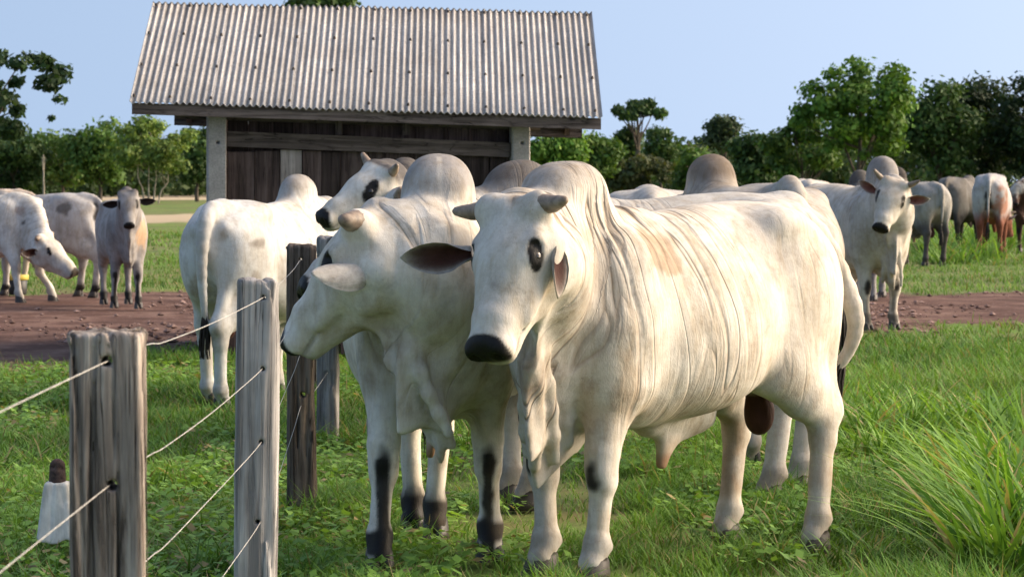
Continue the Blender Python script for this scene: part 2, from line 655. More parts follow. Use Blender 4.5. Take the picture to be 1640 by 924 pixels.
def switch_mesh(pts, r, n=46, seed=0):
    """hair tassel along pts"""
    rg = random.Random(seed)
    mb = MB()
    P = smooth_path(pts, 7)
    for i in range(n):
        a = rg.uniform(0, 6.28); q = math.sqrt(rg.random())
        off = V3(math.cos(a), math.sin(a), 0) * q
        ln = rg.uniform(.65, 1.0)
        path = []
        for j, p in enumerate(P):
            t = j / 6
            if t > ln: break
            wd = r * (0.35 + 1.0 * math.sin(min(1, t * 1.5) * 1.6)) * (1 - .35 * t)
            path.append(p + off * wd + V3(rg.uniform(-1, 1), rg.uniform(-1, 1), 0) * .004)
        rs = [.0075 * (1 - .8 * (j / max(1, len(path) - 1))) for j in range(len(path))]
        mb.tube(path, rs, 4)
    return mb.mesh('tail_switch', True)

WHITE = (0.62, 0.58, 0.52)
GREY = (0.30, 0.285, 0.275)

def cattle(name, label, fc, hc, S=1.0, vox=0.012, feet=None, poll=None, muzzle=None, dorsal=None, base=WHITE, grey=GREY,
           greyness=0.5, hump=(.20, .145, .21), humpx=.60, humpz=1.42, hump_lean=-.12, dew=1.0, male=True, tail=None, switch=None, horns=0.11,
           horn_dir=(0.15, 1.0, .12), horn_r=0.034, ears=None, knee_dark=1.0, leg_dark=0.0, patches=(), folds=1.0, seed=1, lean=1.0, belly_up=0.0, cat='bull',
           group='white zebu cattle of the herd', head_s=1.0, ear_len=.235, nose_dark=True, dewfold=1.0, leg_col=None, eye_patch=1.0, thick=1.0, hump_p=2.25, bulge=0.0, ear_root=(.085, .135, -.15), tailw=None, switchw=None, tail_r=.046, ear_col=None, ear_in=(.060, .024, .020)):
    """fc, hc: world (x, y) between the fore feet and between the hind feet; world-space arguments are turned into the animal's frame"""
    fc, hc = V3(*fc, 0), V3(*hc, 0)
    hd = unit(fc - hc)
    org = hc + hd * .70 * S
    ang = math.atan2(hd[1], hd[0])
    root = empty(name, tuple(org), ang)
    tag(root, label, cat, group)
    root.scale = (S, S, S)
    ca, sa = math.cos(ang), math.sin(ang)
    def loc(p):                       # world point -> local
        p = V3(p) - org
        return V3(p[0] * ca + p[1] * sa, -p[0] * sa + p[1] * ca, p[2]) / S
    def ldir(v):
        return unit((v[0] * ca + v[1] * sa, -v[0] * sa + v[1] * ca, v[2]))
    ft = {'lf': V3(.62, .17, 0), 'rf': V3(.62, -.17, 0), 'lh': V3(-.70, .17, 0), 'rh': V3(-.70, -.17, 0)}
    for k_, p in (feet or {}).items():
        ft[k_] = loc(p) if len(p) == 3 else loc((p[0], p[1], 0))
    # ---- head frame
    if poll is None:
        po, mz = V3(1.12, 0, 1.50), V3(1.50, 0, 1.10)
        do = V3(1, 0, .8)
    else:
        po, mz, do = loc(poll), loc(muzzle), ldir(dorsal)
    h = unit(mz - po)
    do = unit(do - h * np.dot(do, h))
    lt = np.cross(do, h)
    HS = np.linalg.norm(mz - po) / .57 * head_s
    HM = np.stack([h, lt, do])        # rows: forward, left, dorsal
    def H(x, y, z):
        return po + (h * x + lt * y + do * z) * HS
    # ---- bounds and volume
    if tailw: tail = [loc(t) for t in tailw]
    if switchw: switch = [loc(t) for t in switchw]
    pts = [po, mz, po + .3 * HS * lt, po - .3 * HS * lt, po - .32 * HS * do, po + .15 * HS * do, po - .2 * h] + [po + HS * (h * .2 - do * .30 + q_) for q_ in (V3(.2, 0, -.2), V3(-.2, 0, -.2), V3(0, .2, -.2), V3(0, -.2, -.2))] + list(ft.values()) + [V3(t) for t in (tail or [])]
    lo = np.minimum(np.min(pts, 0), V3(-1.05, -.42, 0)) - .16
    hi = np.maximum(np.max(pts, 0), V3(.95, .42, 1.75)) + .16
    lo[2] = 0.02
    hi[2] = max(hi[2], 1.78)
    f = Field(lo, hi, vox / S)
    tk = thick
    prof = [(x, t, b + belly_up * max(0, 1 - abs(x) / .9), w_ * tk) for (x, t, b, w_) in TRUNK]
    f.loft(prof)
    ribs = .02
    for sg in (-1, 1):
        f.ell((-.50, sg * .235 * tk, 1.355), (.10, .06, .05), k=.14)             # hook bones
        f.ell((-.88, sg * .115, 1.24), (.06, .045, .06), k=.07)             # pin bones
        f.ell((.52, sg * .20 * tk, 1.02), (.17, .105, .30), k=.10)               # shoulder blade
        f.ell((-.66, sg * .17 * tk, 1.03), (.25, .15, .33), k=.10)               # thigh
        f.ell((-.05, sg * .20 * tk, .92), (.33, .16, .27), k=.12)               # barrel
    # hump, leaning back
    cl, sl2 = math.cos(hump_lean), math.sin(hump_lean)
    f.ell((humpx, 0, humpz), hump, rot=[(cl, 0, sl2), (0, 1, 0), (-sl2, 0, cl)], k=.07, p=hump_p)
    f.cap((humpx - .12, 0, humpz - .06), (humpx - .42, 0, 1.36), (.10, .07), (.05, .04), k=.08)
    f.cap((humpx + .05, 0, humpz - .07), (humpx + .3, 0, 1.33), (.10, .10), (.06, .06), k=.08)
    # neck
    E = H(.07, 0, -.185)
    N0 = V3(.62, 0, 1.10)
    back = unit(E - N0)
    nk = bez([N0, N0 + V3(.26, 0, .07), E - h * .05 - V3(back[0], back[1], 0) * .10, E], 7)
    ru = np.array([.22, .215, .20, .185, .165, .148, .13]) * tk
    rv = np.array([.33, .32, .30, .275, .245, .215, .185])
    for i in range(6):
        upv = V3(0, 0, 1) * (1 - i / 6) + do * (i / 6)
        f.cap(nk[i], nk[i + 1], (ru[i], rv[i]), (ru[i + 1], rv[i + 1]), up=upv, k=.05)
    # head
    def hc_(a, b, ra, rb, **kw):
        f.cap(H(*a), H(*b), tuple(q * HS for q in (ra if hasattr(ra, '__len__') else (ra, ra))), tuple(q * HS for q in (rb if hasattr(rb, '__len__') else (rb, rb))), up=do, **kw)
    def he(c, r, **kw):
        f.ell(H(*c), tuple(q * HS for q in (r if hasattr(r, '__len__') else (r, r, r))), rot=HM, **kw)
    hc_((.03, 0, -.105), (.19, 0, -.118), (.132, .092), (.143, .108), k=.04, re=.06)
    hc_((.01, -.095, -.055), (.01, .095, -.055), .046, .046, k=.05)                        # flat poll between the horns
    hc_((.19, 0, -.118), (.41, 0, -.092), (.138, .108), (.084, .084), k=.04, re=.05)
    hc_((.41, 0, -.092), (.495, 0, -.094), (.080, .083), (.087, .076), k=.03, re=.05)
    he((.16, 0, -.055 + bulge), (.14, .105, .055), k=.06)                                          # bulging forehead
    hc_((.10, 0, -.215), (.27, 0, -.212), (.090, .100), (.082, .084), k=.05, re=.06)
    hc_((.27, 0, -.212), (.45, 0, -.148), (.072, .070), (.060, .046), k=.045, re=.04)
    hc_((.455, 0, -.150), (.505, 0, -.146), (.064, .036), (.058, .034), k=.02, re=.03)     # lower lip, chin
    for sg in (-1, 1):
        he((.14, sg * .086, -.205), (.12, .060, .105), k=.05)               # cheek
        he((.150, sg * .118, -.050), (.060, .034, .030), k=.035)             # brow
        he((.30, sg * .094, -.130), (.10, .026, .032), k=.04)                # cheek bone
        he((.186, sg * .136, -.042), (.042, .026, .026), k=.018, op='s')     # eye socket
        he((.186, sg * .114, -.058), (.042, .024, .030), k=.012)             # lids
        he((.512, sg * .052, -.080), (.040, .038, .044), k=.02)              # nostril wing
        he((.556, sg * .046, -.078), (.034, .018, .022), k=.010, op='s')     # nostril
        he((.0, sg * .098, -.045), (.05, .05, .045), k=.05)                  # horn root
        he((ear_root[0], sg * (ear_root[1] - .01), ear_root[2] - .01), (.05, .045, .05), k=.05)                # ear root
        hc_((.50, sg * .066, -.134), (.41, sg * .074, -.140), .006, .005, k=.012, op='s')   # mouth line
    hc_((.535, -.045, -.128), (.535, .045, -.128), .006, .006, k=.012, op='s')
    # dewlap: a hanging sheet with folds, throat to brisket
    if dew > 0:
        Tp = H(.20, 0, -.27)
        A0 = nk[5] - do * .10 * HS
        rg = random.Random(seed)
        p1 = rg.uniform(0, 6)
        def warp(x, y, z):
            wgt = np.clip((1.25 - z) / .6, 0, 1.2)
            return x, y + .014 * dewfold * wgt * np.sin(9 * x + p1 + 3.0 * z), z
        zb = .80 - .38 * dew
        Th = Tp * .55 + nk[5] * .45
        p0 = V3(Th[0], Th[1], Th[2] - .05 * dew) * .8 + nk[4] * .2
        mid = V3(.86, 0, .80) * .55 + p0 * .45
        mid[2] -= .05 * dew
        p2 = V3(.78, 0, .5 * (zb + .95))
        p3 = V3(.56, 0, .5 * (zb + .12 + .8))
        th = .026
        f.cap(p0, mid, (th * 1.6, .10), (th * 1.2, .16), k=.07, warp=warp, pad=.08, re=.13)
        f.cap(mid, p2, (th * 1.2, .16), (th * 1.2, .5 * (.95 - zb)), k=.07, warp=warp, pad=.05, re=.06)
        f.cap(p2, p3, (th * 1.2, .5 * (.95 - zb)), (th * 1.4, .5 * (.8 - zb - .12)), k=.07, warp=warp, pad=.05, re=.08)
        # hanging pleats, throat to brisket
        front = unit(V3(p0[0] - .7, p0[1], 0) + V3(.02, 0, 0))
        side = V3(-front[1], front[0], 0)
        for i in range(5):
            u = i / 4
            s0 = p0 * (1 - .5 * u) + nk[3] * (.5 * u) + V3(0, 0, -.04 - .03 * u) + side * rg.uniform(-.03, .03)
            e0 = V3(.88, 0, zb + .04) * (1 - u) + V3(.66, 0, zb + .10) * u + V3(rg.uniform(-.02, .02), 0, rg.uniform(0, .10))
            lat = (.040, -.034, .062, -.058, .030)[i] * dewfold
            m0 = s0 * .45 + e0 * .55 + front * (.05 - .03 * u) + side * lat * .8
            e0 = e0 + side * lat
            path = smooth_path([s0, m0, e0], 7)
            rr_ = rg.uniform(.017, .024)
            for j in range(6):
                r0, r1 = [rr_ * (.55 + .65 * math.sin(.4 + 2.0 * t_ / 6)) for t_ in (j, j + 1)]
                f.cap(path[j], path[j + 1], r0, r1, k=.03)
    # legs
    lm = {}
    for key, sg in (('lf', 1), ('rf', -1)):
        T = ft[key]
        sh, el = V3(.55, sg * .19 * tk, .98), V3(.53 + .25 * (T[0] - .62), sg * .185 * tk + .2 * (T[1] - sg * .17), .76)
        fet = V3(T[0] - .025, T[1], .135)
        kn = el + (fet - el) * ((.76 - .43) / (.76 - .135)) + V3(.022, 0, 0)
        cor = V3(T[0] + .01, T[1], .065)
        X = V3(1, 0, 0)
        f.cap(sh, el, (.11, .18), (.102, .145), up=X, k=.08)
        f.cap(el, kn + V3(0, 0, .07), (.102, .142), (.062, .074), up=X, k=.05)
        f.cap(kn + V3(0, 0, .06), kn - V3(0, 0, .05), (.064, .070), (.057, .062), up=X, k=.025)
        f.ell(kn + V3(.03, 0, .0), (.042, .050, .055), k=.03)
        f.cap(kn - V3(0, 0, .05), fet + V3(0, 0, .04), (.045, .052), (.041, .047), up=X, k=.03)
        f.ell(fet, (.052, .050, .048), k=.03)
        f.ell(fet + V3(-.045, 0, -.01), (.022, .040, .022), k=.02)
        f.cap(fet, cor, (.044, .046), (.050, .056), up=X, k=.03)
        lm[key] = (kn, fet, T, el)
    for key, sg in (('lh', 1), ('rh', -1)):
        T = ft[key]
        hp = V3(-.62, sg * .16 * tk, 1.12)
        st = V3(-.50 + .25 * (T[0] + .70), sg * .20 * tk + .15 * (T[1] - sg * .17), .80)
        hk = V3(T[0] - .085, T[1] * .85 + .15 * sg * .19, .53)
        fet = V3(T[0] - .03, T[1], .14)
        cor = V3(T[0] + .01, T[1], .065)
        X = V3(1, 0, 0)
        f.cap(hp, st, (.15, .24), (.115, .18), up=X, k=.08)
        gk = st * .45 + hk * .55 + V3(.0, 0, .02)
        f.cap(st, gk, (.125, .185), (.090, .128), up=X, k=.06)
        f.cap(gk, hk + V3(.01, 0, .03), (.088, .124), (.060, .084), up=X, k=.05)
        f.cap(hk + V3(.01, 0, .03), hk + V3(.012, 0, -.07), (.060, .080), (.052, .066), up=X, k=.04)
        f.ell(hk + V3(-.05, 0, .045), (.034, .026, .05), k=.04)             # point of the hock
        f.cap(hp + V3(-.15, 0, .05), hk + V3(-.06, 0, .05), (.085, .085), (.022, .022), up=X, k=.08)     # hamstring
        f.cap(hk + V3(.015, 0, -.06), fet + V3(0, 0, .04), (.047, .059), (.043, .052), up=X, k=.03)
        f.ell(fet, (.054, .052, .050), k=.03)
        f.ell(fet + V3(-.045, 0, -.01), (.022, .040, .022), k=.02)
        f.cap(fet, cor, (.045, .047), (.050, .056), up=X, k=.03)
        lm[key] = (hk, fet, T, st)
    # tail
    if tail is None:
        tail = [(-.90, 0, 1.36), (-1.0, 0, 1.28), (-1.02, 0.01, 1.0), (-1.01, .02, .72), (-1.0, .02, .55)]
    tp = smooth_path(tail, 14)
    f.cap((-.72, 0, 1.40), tp[0], (.08, .05), (.06, .05), k=.06)
    for i in range(13):
        r0 = tail_r * (1 - .62 * min(1, i / 11)); r1 = tail_r * (1 - .62 * min(1, (i + 1) / 11))
        f.cap(tp[i], tp[i + 1], r0, r1, k=.02)
    scro = sheath = None
    if male:
        f.cap((.12, 0, .56), (-.22, 0, .58), (.05, .05), (.06, .05), k=.06)
        wv = lambda x, y, z: (x, y + .012 * np.sin(20 * z + 9 * x), z)
        f.cap((.02, 0, .515), (-.28, 0, .57), (.022, .06), (.028, .05), k=.05, warp=wv, re=.05)
        f.cap((.0, 0, .49), (.02, 0, .395), (.024, .055), (.02, .03), up=(1, 0, 0), k=.04, warp=wv)
        sheath = V3(.02, 0, .385)
        f.cap((-.60, 0, .72), (-.62, 0, .60), (.05, .05), (.055, .055), k=.03)
        f.ell((-.62, 0, .555), (.065, .062, .085), k=.03)
        scro = V3(-.62, 0, .56)
    v, q = surface_nets(f.F, f.lo, f.vox)
    v = relax(v, q, 3, 0.45)
    N = vnormals(v, q)
    # ---- masks in the animal's own frame
    x, y, z = v.T
    hp_ = (v - po) @ HM.T / HS               # head coordinates
    inhead = sstep(-.02, .04, hp_[:, 0]) * (np.abs(hp_[:, 1]) < .2) * sstep(-.27, -.21, hp_[:, 2] - .4 * np.maximum(0, .1 - hp_[:, 0])) * (hp_[:, 2] < .12) * (np.linalg.norm(v - H(.25, 0, -.1), axis=1) < .45 * HS)
    # distance along the neck
    nkp = np.array(nk)
    seg = np.linalg.norm(np.diff(nkp, axis=0), axis=1); cum = np.concatenate([[0], np.cumsum(seg)])
    dmin = np.full(len(v), 9.0); ph = x.copy()
    for i in range(6):
        e = nkp[i + 1] - nkp[i]; t = np.clip(((v - nkp[i]) @ e) / (e @ e), -.0, 1)
        d = np.linalg.norm(v - nkp[i] - t[:, None] * e, axis=1)
        up_ = d < dmin
        dmin = np.where(up_, d, dmin)
        ph = np.where(up_ & (x > .5), .62 + cum[i] + t * seg[i], ph)
    onneck = (x > .5) & (z > .4)
    phase = np.where(x > .5, np.where(x < .75, x + (ph - x) * sstep(.5, .75, x), ph), x) - .16 * (z - 1.0)
    fold = .16 + .84 * sstep(-.30, .40, x + .5 * (vnoise(v * 2.3, seed + 7) - .5))
    fold = fold * (.35 + 1.0 * sstep(.25, .7, vnoise(v * V3(3, 3, 2), seed + 8))) * sstep(.42, .62, z) * (1 - .85 * inhead) * (1 - .75 * sstep(1.45, 1.55, z))
    fold = fold * folds
    # broad folds as real relief
    pv = np.stack([phase * 13, y * 3 + 5, z * 1.7], 1)
    r_ = np.abs(vnoise(pv, seed + 11) - .5)
    crease = 1 - np.clip(r_ * 6, 0, 1)
    amp = .010 * fold * sstep(.1, .5, x) + .004 * fold + .010 * fold * sstep(.62, .85, x) * sstep(.5, .7, z)
    amp = amp * (1 - sstep(.60, .70, x) * (1 - sstep(.72, .95, z)))
    disp = -amp * crease + .006 * (vnoise(v * 7, seed + 3) - .5)
    v2 = v + N * disp[:, None]
    # wrinkles over the brow
    # ---- coat colour
    n1 = fbm(v * 4.0, seed + 20, 3)
    n2 = fbm(v * 11.0, seed + 30, 3)
    base, grey = V3(base), V3(grey)
    g = np.zeros(len(v))
    g = np.maximum(g, greyness * sstep(1.36, 1.60, z + .16 * (n1 - .5)) * sstep(.2, .4, x) * (1 - inhead))      # hump
    g = np.maximum(g, .42 * greyness * onneck * sstep(.35, .65, n1) * (1 - inhead))                               # neck, shoulder
    g = np.maximum(g, .30 * greyness * sstep(.52, .75, n1) * (1 - inhead))
    g = np.clip(g * (.75 + .5 * n2), 0, 1)
    C = base[None] * (1 - g[:, None]) + grey[None] * g[:, None]
    dark = V3(.009, .008, .0075)
    def paint(mask, col):
        nonlocal C
        m = np.clip(mask, 0, 1)[:, None]
        C = C * (1 - m) + V3(col)[None] * m
    if leg_col is not None:
        paint(1 - sstep(.62, .86, z + .2 * (n1 - .5)), leg_col)
    for key in ('lf', 'rf', 'lh', 'rh'):
        kn, fet, T, el = lm[key]
        sg = 1 if key[0] == 'l' else -1
        near = (np.abs(y - T[1]) < .16) & (np.abs(x - T[0]) < .2)
        if key[1] == 'f':
            d = np.sqrt(((x - kn[0] - .055) / .05) ** 2 + ((y - kn[1]) / .040) ** 2 + ((z - kn[2] + .0) / .075) ** 2)
            paint(.97 * knee_dark * near * (1 - sstep(.55, 1.15, d + 1.1 * (n2 - .5))), dark * 1.6)
        d = 1 - sstep(.02, .05, np.abs(z - .12) - .01 + .05 * (n2 - .5))
        paint(near * d * np.minimum(.98, .25 + .85 * leg_dark), dark * 1.5)
        if leg_dark:
            front = sstep(0, .03, x - np.interp(z, [.1, .5], [fet[0], kn[0]]) - .01 + .03 * (n2 - .5))
            strip = 1 - sstep(.018, .034, np.abs(y - T[1] + sg * .012) + .03 * (n2 - .5) - .05 * np.clip(.16 - z, 0, .1))
            paint(near * (z < .44) * sstep(.0, .02, front * .02) * strip * min(.97, leg_dark * 1.12) * (key[1] == 'f'), dark)
            paint(near * (1 - sstep(.12, .26, z + .08 * (n1 - .5))) * min(.97, leg_dark * 1.12) * (key[1] == 'h'), dark)
    for sg in (-1, 1):
        dx, dy, dz = hp_[:, 0] - .186, hp_[:, 1] - sg * .127, hp_[:, 2] + .052
        da, db = (dy * sg + dz) * .7071, (dz - dy * sg) * .7071
        d = np.sqrt((dx / .054) ** 2 + (da / .05) ** 2 + ((db + .30 * dx) / .028) ** 2) / (1.12 * eye_patch)
        paint(.16 * (1 - sstep(1.0, 1.6, d)), (.34, .32, .31))
        paint(1 - sstep(.85, 1.05, d), dark)
    if nose_dark:
        nd = sstep(.500, .512, hp_[:, 0] + .35 * (hp_[:, 2] + .09) + .012 * (n2 - .5) - .8 * np.maximum(0, np.abs(hp_[:, 1]) - .064)) * sstep(-.138, -.126, hp_[:, 2]) * (inhead > 0)
        paint(nd, V3(.010, .009, .0088))
        for sg in (-1, 1):
            dn = np.linalg.norm((hp_ - V3(.54, sg * .046, -.078)) / V3(.045, .022, .026), axis=1)
            paint((1 - sstep(.7, 1.1, dn)) * (inhead > 0), V3(.004, .0035, .003))
        paint(.4 * (inhead > 0) * sstep(.42, .45, hp_[:, 0]) * (1 - sstep(.004, .011, np.abs(hp_[:, 2] + .136))), V3(.07, .05, .045))
        paint(.55 * sstep(.46, .54, hp_[:, 0]) * (1 - sstep(-.165, -.135, hp_[:, 2])) * (inhead > 0), (.22, .19, .18))
    if male:
        d = np.linalg.norm((v - scro) / V3(.085, .085, .115), axis=1)
        paint((1 - sstep(.95, 1.15, d)) * (z < .66), (.075, .028, .020))
        d = np.linalg.norm(v - sheath, axis=1)
        paint(1 - sstep(.03, .08, d), (.12, .05, .035))
        paint(.5 * (1 - sstep(.05, .17, d)), (.50, .33, .20))
    paint(.35 * sstep(.45, .9, z * 0 + n1) * (1 - sstep(.25, .55, z)), (.42, .33, .24))      # soiled legs
    for (c, r, colr, amt) in patches:
        d = np.linalg.norm((v - V3(c)) / V3(r), axis=1) + 1.7 * (fbm(v * 9.0, seed + 50, 3) - .5) + .5 * (n2 - .5)
        paint(amt * (1 - sstep(.6, 1.15, d)), colr)
    m = np_mesh('body', v2, q)
    attr_color(m, 'col', C)
    attr_float(m, 'fold', fold)
    attr_float(m, 'phase', phase)
    obj('body', m, M_HIDE, root)
    # ---- horns, ears, eyes, hooves, tail tassel
    rg = random.Random(seed)
    def Hd(vv):
        return h * vv[0] + lt * vv[1] + do * vv[2]
    for sg in (1, -1):
        if horns:
            p0 = H(.0, sg * .122, -.045)
            hdv = unit(Hd((horn_dir[0] * rg.uniform(.7, 1.3), sg * horn_dir[1], horn_dir[2])))
            c2 = unit(hdv + Hd((-.1, 0, .25)))
            ln = horns * rg.uniform(.92, 1.1) * HS
            mb = MB()
            P = [p0 - hdv * .03, p0, p0 + hdv * ln * .45, p0 + hdv * ln * .45 + c2 * ln * .35, p0 + hdv * ln * .45 + c2 * ln * .55, p0 + hdv * ln * .45 + c2 * ln * .62]
            hr = horn_r * HS
            mb.tube(P, [hr * 1.12, hr * 1.05, hr * .86, hr * .62, hr * .40, hr * .12], 12)
            mb.build('horn', M_HORN, root, True)
        eb = bpy.data.meshes.new('eye')
        bm = bmesh.new(); bmesh.ops.create_uvsphere(bm, u_segments=14, v_segments=9, radius=.0295 * HS)
        bm.to_mesh(eb); bm.free()
        eb.polygons.foreach_set('use_smooth', [True] * len(eb.polygons))
        eo = obj('eye', eb, M_EYE, root)
        eo.location = tuple(H(.186, sg * .1115, -.066))
        er = (ears or {}).get('l' if sg > 0 else 'r', ((-.12, 1.0, -.10), (.75, 0, .3)))
        if er[0] == 'w':                      # given as world directions
            d1, op = ldir(er[1]), ldir(er[2])
        else:
            d1 = unit(Hd((er[0][0], sg * er[0][1], er[0][2])))
            op = Hd((er[1][0], sg * er[1][1], er[1][2]))
        el_ = er[3] if er[0] == 'w' else ear_len
        op = unit(op - d1 * np.dot(op, d1))
        em = ear_mesh(el_ * HS, .50 * el_ * HS, tuple(base * .93) if ear_col is None else ear_col, ear_in, droop=.12)
        eo = obj('ear', em, M_EAR, root)
        sd_ = np.cross(op, d1)
        p = H(ear_root[0], sg * ear_root[1], ear_root[2]) + d1 * (er[4] if er[0] == 'w' and len(er) > 4 else 0)
        eo.matrix_local = Matrix(((d1[0], sd_[0], op[0], p[0]), (d1[1], sd_[1], op[1], p[1]), (d1[2], sd_[2], op[2], p[2]), (0, 0, 0, 1)))
    hm = hoof_mesh(1.08)
    for key in ft:
        o = obj('hoof', hm, M_HOOF, root)
        o.location = tuple(ft[key])
        o.rotation_euler = (0, 0, rg.uniform(-.15, .15))
    if switch is None:
        e = tp[-1]
        switch = [e + V3(0, 0, .06), e + V3(0, 0, -.08), e + V3(.01, .01, -.2), e + V3(.02, 0, -.33)]
    obj('tail_switch', switch_mesh(switch, .038, seed=seed), M_SWITCH, root)
    return root, loc
# ------------------------------------------------------------------ the herd
def W(px, d):
    return (gx(px, d), d)

cattle('zebu_bull', 'big white humped bull in front, cream flank, stubby horns, tail curled beside its flank',
       (.21, 11.8), (1.08, 12.8), vox=.010, thick=.95,
       feet={'lf': W(950, 11.72), 'rf': W(868, 11.92), 'lh': W(1304, 12.62), 'rh': W(1162, 12.92)},
       poll=at(812, 322, 11.22), muzzle=at(757, 562, 10.97), dorsal=(-.60, -.80, .25), head_s=1.03, ear_root=(.115, .138, -.115), hump_p=2.6,
       hump=(.19, .15, .20), humpx=.64, humpz=1.41, dew=1.18, grey=(.33, .30, .27), greyness=.85, seed=3, tail_r=.062, ear_len=.27,
       tailw=[at(1245, 346, 12.95), at(1300, 366, 13.05), at(1346, 440, 13.08), at(1370, 508, 13.08), at(1362, 555, 13.1), at(1343, 586, 13.12)],
       switchw=[at(1347, 578, 13.11), at(1337, 610, 13.14), at(1333, 650, 13.18), at(1332, 695, 13.2)],
       ears={'l': ('w', (.22, -.30, -.9), (.80, -.5, .1), .19), 'r': ('w', (-1, -.12, -.14), (.05, -.9, -.35), .24, .06)},
       patches=[((.33, .25, 1.30), (.12, .2, .12), (.40, .28, .18), .7), ((-.62, -.2, .45), (.12, .12, .3), (.38, .26, .16), .6), ((-.72, .2, .45), (.1, .12, .2), (.40, .33, .25), .5),
                ((.60, .2, .70), (.12, .12, .2), (.46, .35, .24), .5), ((-.35, .3, 1.30), (.2, .2, .16), (.36, .34, .33), .45), ((.1, .3, .62), (.4, .2, .1), (.44, .36, .27), .5)])
cattle('zebu_bull', 'white humped bull facing us beside the fence posts, its head turned in profile',
       (-.30, 12.25), (-.37, 13.45), vox=.010,
       feet={'lf': W(785, 12.35), 'rf': W(608, 12.0), 'lh': W(697, 13.1), 'rh': W(662, 13.3)},
       poll=at(570, 334, 11.85), muzzle=at(438, 538, 12.02), dorsal=(-.80, .16, .52), head_s=1.04,
       hump=(.19, .15, .215), humpx=.62, humpz=1.42, dew=1.0, greyness=.7, grey=(.24, .225, .22), seed=5, leg_dark=.85, folds=.6,
       ears={'l': ('w', (-.90, -.38, -.14), (-.25, .70, -.65), .25, -.025), 'r': ('w', (-.6, .8, 0), (-.6, -.5, 0), .22)}, horns=.075, horn_dir=(0, 1, .25), horn_r=.038, base=(.72, .68, .61), ear_root=(.10, .128, -.185), hump_p=2.6, bulge=.008, patches=[((.62, 0, 1.58), (.26, .2, .15), (.26, .25, .25), .6), ((.80, .0, 1.52), (.2, .016, .16), (.62, .58, .52), .8)])
cattle('zebu_bull', 'white bull with a dark grey hump standing crosswise behind the two foremost bulls',
       (-.03, 14.4), (1.31, 14.8), S=1.02, vox=.014,
       feet={'rh': W(1275, 15.0), 'lh': (1.22, 14.55)},
       poll=at(620, 312, 13.95), muzzle=at(455, 458, 13.75), dorsal=(-.7, -.05, .7),
       hump=(.185, .15, .20), humpz=1.40, grey=(.15, .135, .125), greyness=1.5, seed=9, folds=.6, base=(.52, .50, .47),
       tailw=[at(1262, 350, 14.9), at(1320, 372, 14.95), at(1338, 460, 15.0), at(1345, 520, 15.0)],
       switchw=[at(1347, 480, 15.0), at(1352, 520, 15.0), at(1352, 560, 15.0), at(1350, 600, 15.0)])
cattle('zebu_bull', 'white bull with black eye patches, its raised head in front of the shed wall',
       (-.62, 17.7), (-.60, 19.0), vox=.016,
       poll=at(606, 264, 17.1), muzzle=at(500, 342, 16.9), dorsal=(-.45, -.50, .8), eye_patch=1.45,
       hump=(.19, .13, .22), humpz=1.45, grey=(.12, .11, .105), greyness=1.5, seed=13, horn_dir=(-.2, .9, .6), horns=.11, base=(.62, .60, .55))
cattle('zebu_bull', 'white bull seen from behind near the shed, tail hanging between soiled hind legs',
       (-1.50, 21.85), (-1.95, 20.6), S=.97, vox=.016,
       feet={'rh': W(356, 20.45), 'lh': W(335, 20.9)},
       poll=at(560, 350, 22.8), muzzle=at(600, 440, 22.9), dorsal=(.3, .8, .4),
       hump=(.21, .13, .20), humpz=1.43, greyness=.9, seed=17, base=(.60, .60, .59), folds=.35, tail_r=.06, thick=.88,
       tail=[(-.88, 0, 1.38), (-.99, 0, 1.27), (-1.03, 0, .98), (-1.0, .0, .75), (-.98, 0, .62)],
       patches=[((-.86, -.12, 1.22), (.1, .06, .09), (.40, .25, .13), .7), ((-.75, -.25, 1.15), (.09, .08, .05), (.16, .13, .10), .6),
                ((-.85, .10, .95), (.08, .07, .25), (.42, .36, .30), .6), ((-.75, -.26, .9), (.08, .06, .07), (.2, .16, .12), .5)])
cattle('zebu_bull', 'grey-mottled bull with a round brownish hump walking off behind the foremost bull',
       (1.18, 17.6), (1.44, 16.35), S=1.05, vox=.016,
       poll=at(1085, 345, 18.0), muzzle=at(1072, 430, 18.2), dorsal=(-.3, .8, .4),
       hump=(.175, .14, .185), humpz=1.42, humpx=.64, grey=(.20, .165, .135), greyness=1.3, seed=21, base=(.43, .40, .36), tail_r=.06,
       tail=[(-.84, 0, 1.43), (-.97, 0, 1.36), (-1.03, -.03, 1.1), (-1.02, -.05, .85), (-1.0, -.05, .7)],
       patches=[((-.4, 0, 1.45), (.5, .3, .1), (.33, .31, .29), .6)])
cattle('zebu_cow', 'pale cow whose rounded rump just shows between two humps',
       (gx(1040, 20.6), 20.7), (gx(1045, 19.3), 19.4), S=1.03, vox=.02, male=False, cat='cow',
       poll=at(1035, 345, 21.3), muzzle=at(1035, 420, 21.5), dorsal=(0, .9, .4),
       hump=(.1, .08, .06), humpz=1.38, greyness=.3, seed=23, thick=.95, base=(.50, .48, .45))
cattle('zebu_bull', 'white bull facing us on the bare earth at the right, ears spread',
       W(1409, 31.5), (gx(1409, 31.5) - .50, 32.7), S=1.04, vox=.018,
       feet={'lf': W(1432, 31.5), 'rf': W(1388, 31.4)},
       poll=at(1434, 289, 30.95), muzzle=at(1411, 358, 30.72), dorsal=(-.12, -.9, .42), head_s=1.14, ear_in=(.20, .08, .07),
       hump=(.19, .15, .23), humpz=1.49, greyness=1.0, seed=27, folds=.5, eye_patch=1.1, leg_dark=.5, horns=.15, horn_dir=(-.1, .8, .7), horn_r=.03, dew=1.1,
       ears={'l': ((-.1, 1, .15), (.8, 0, .5)), 'r': ((-.1, 1, .15), (.8, 0, .5))})
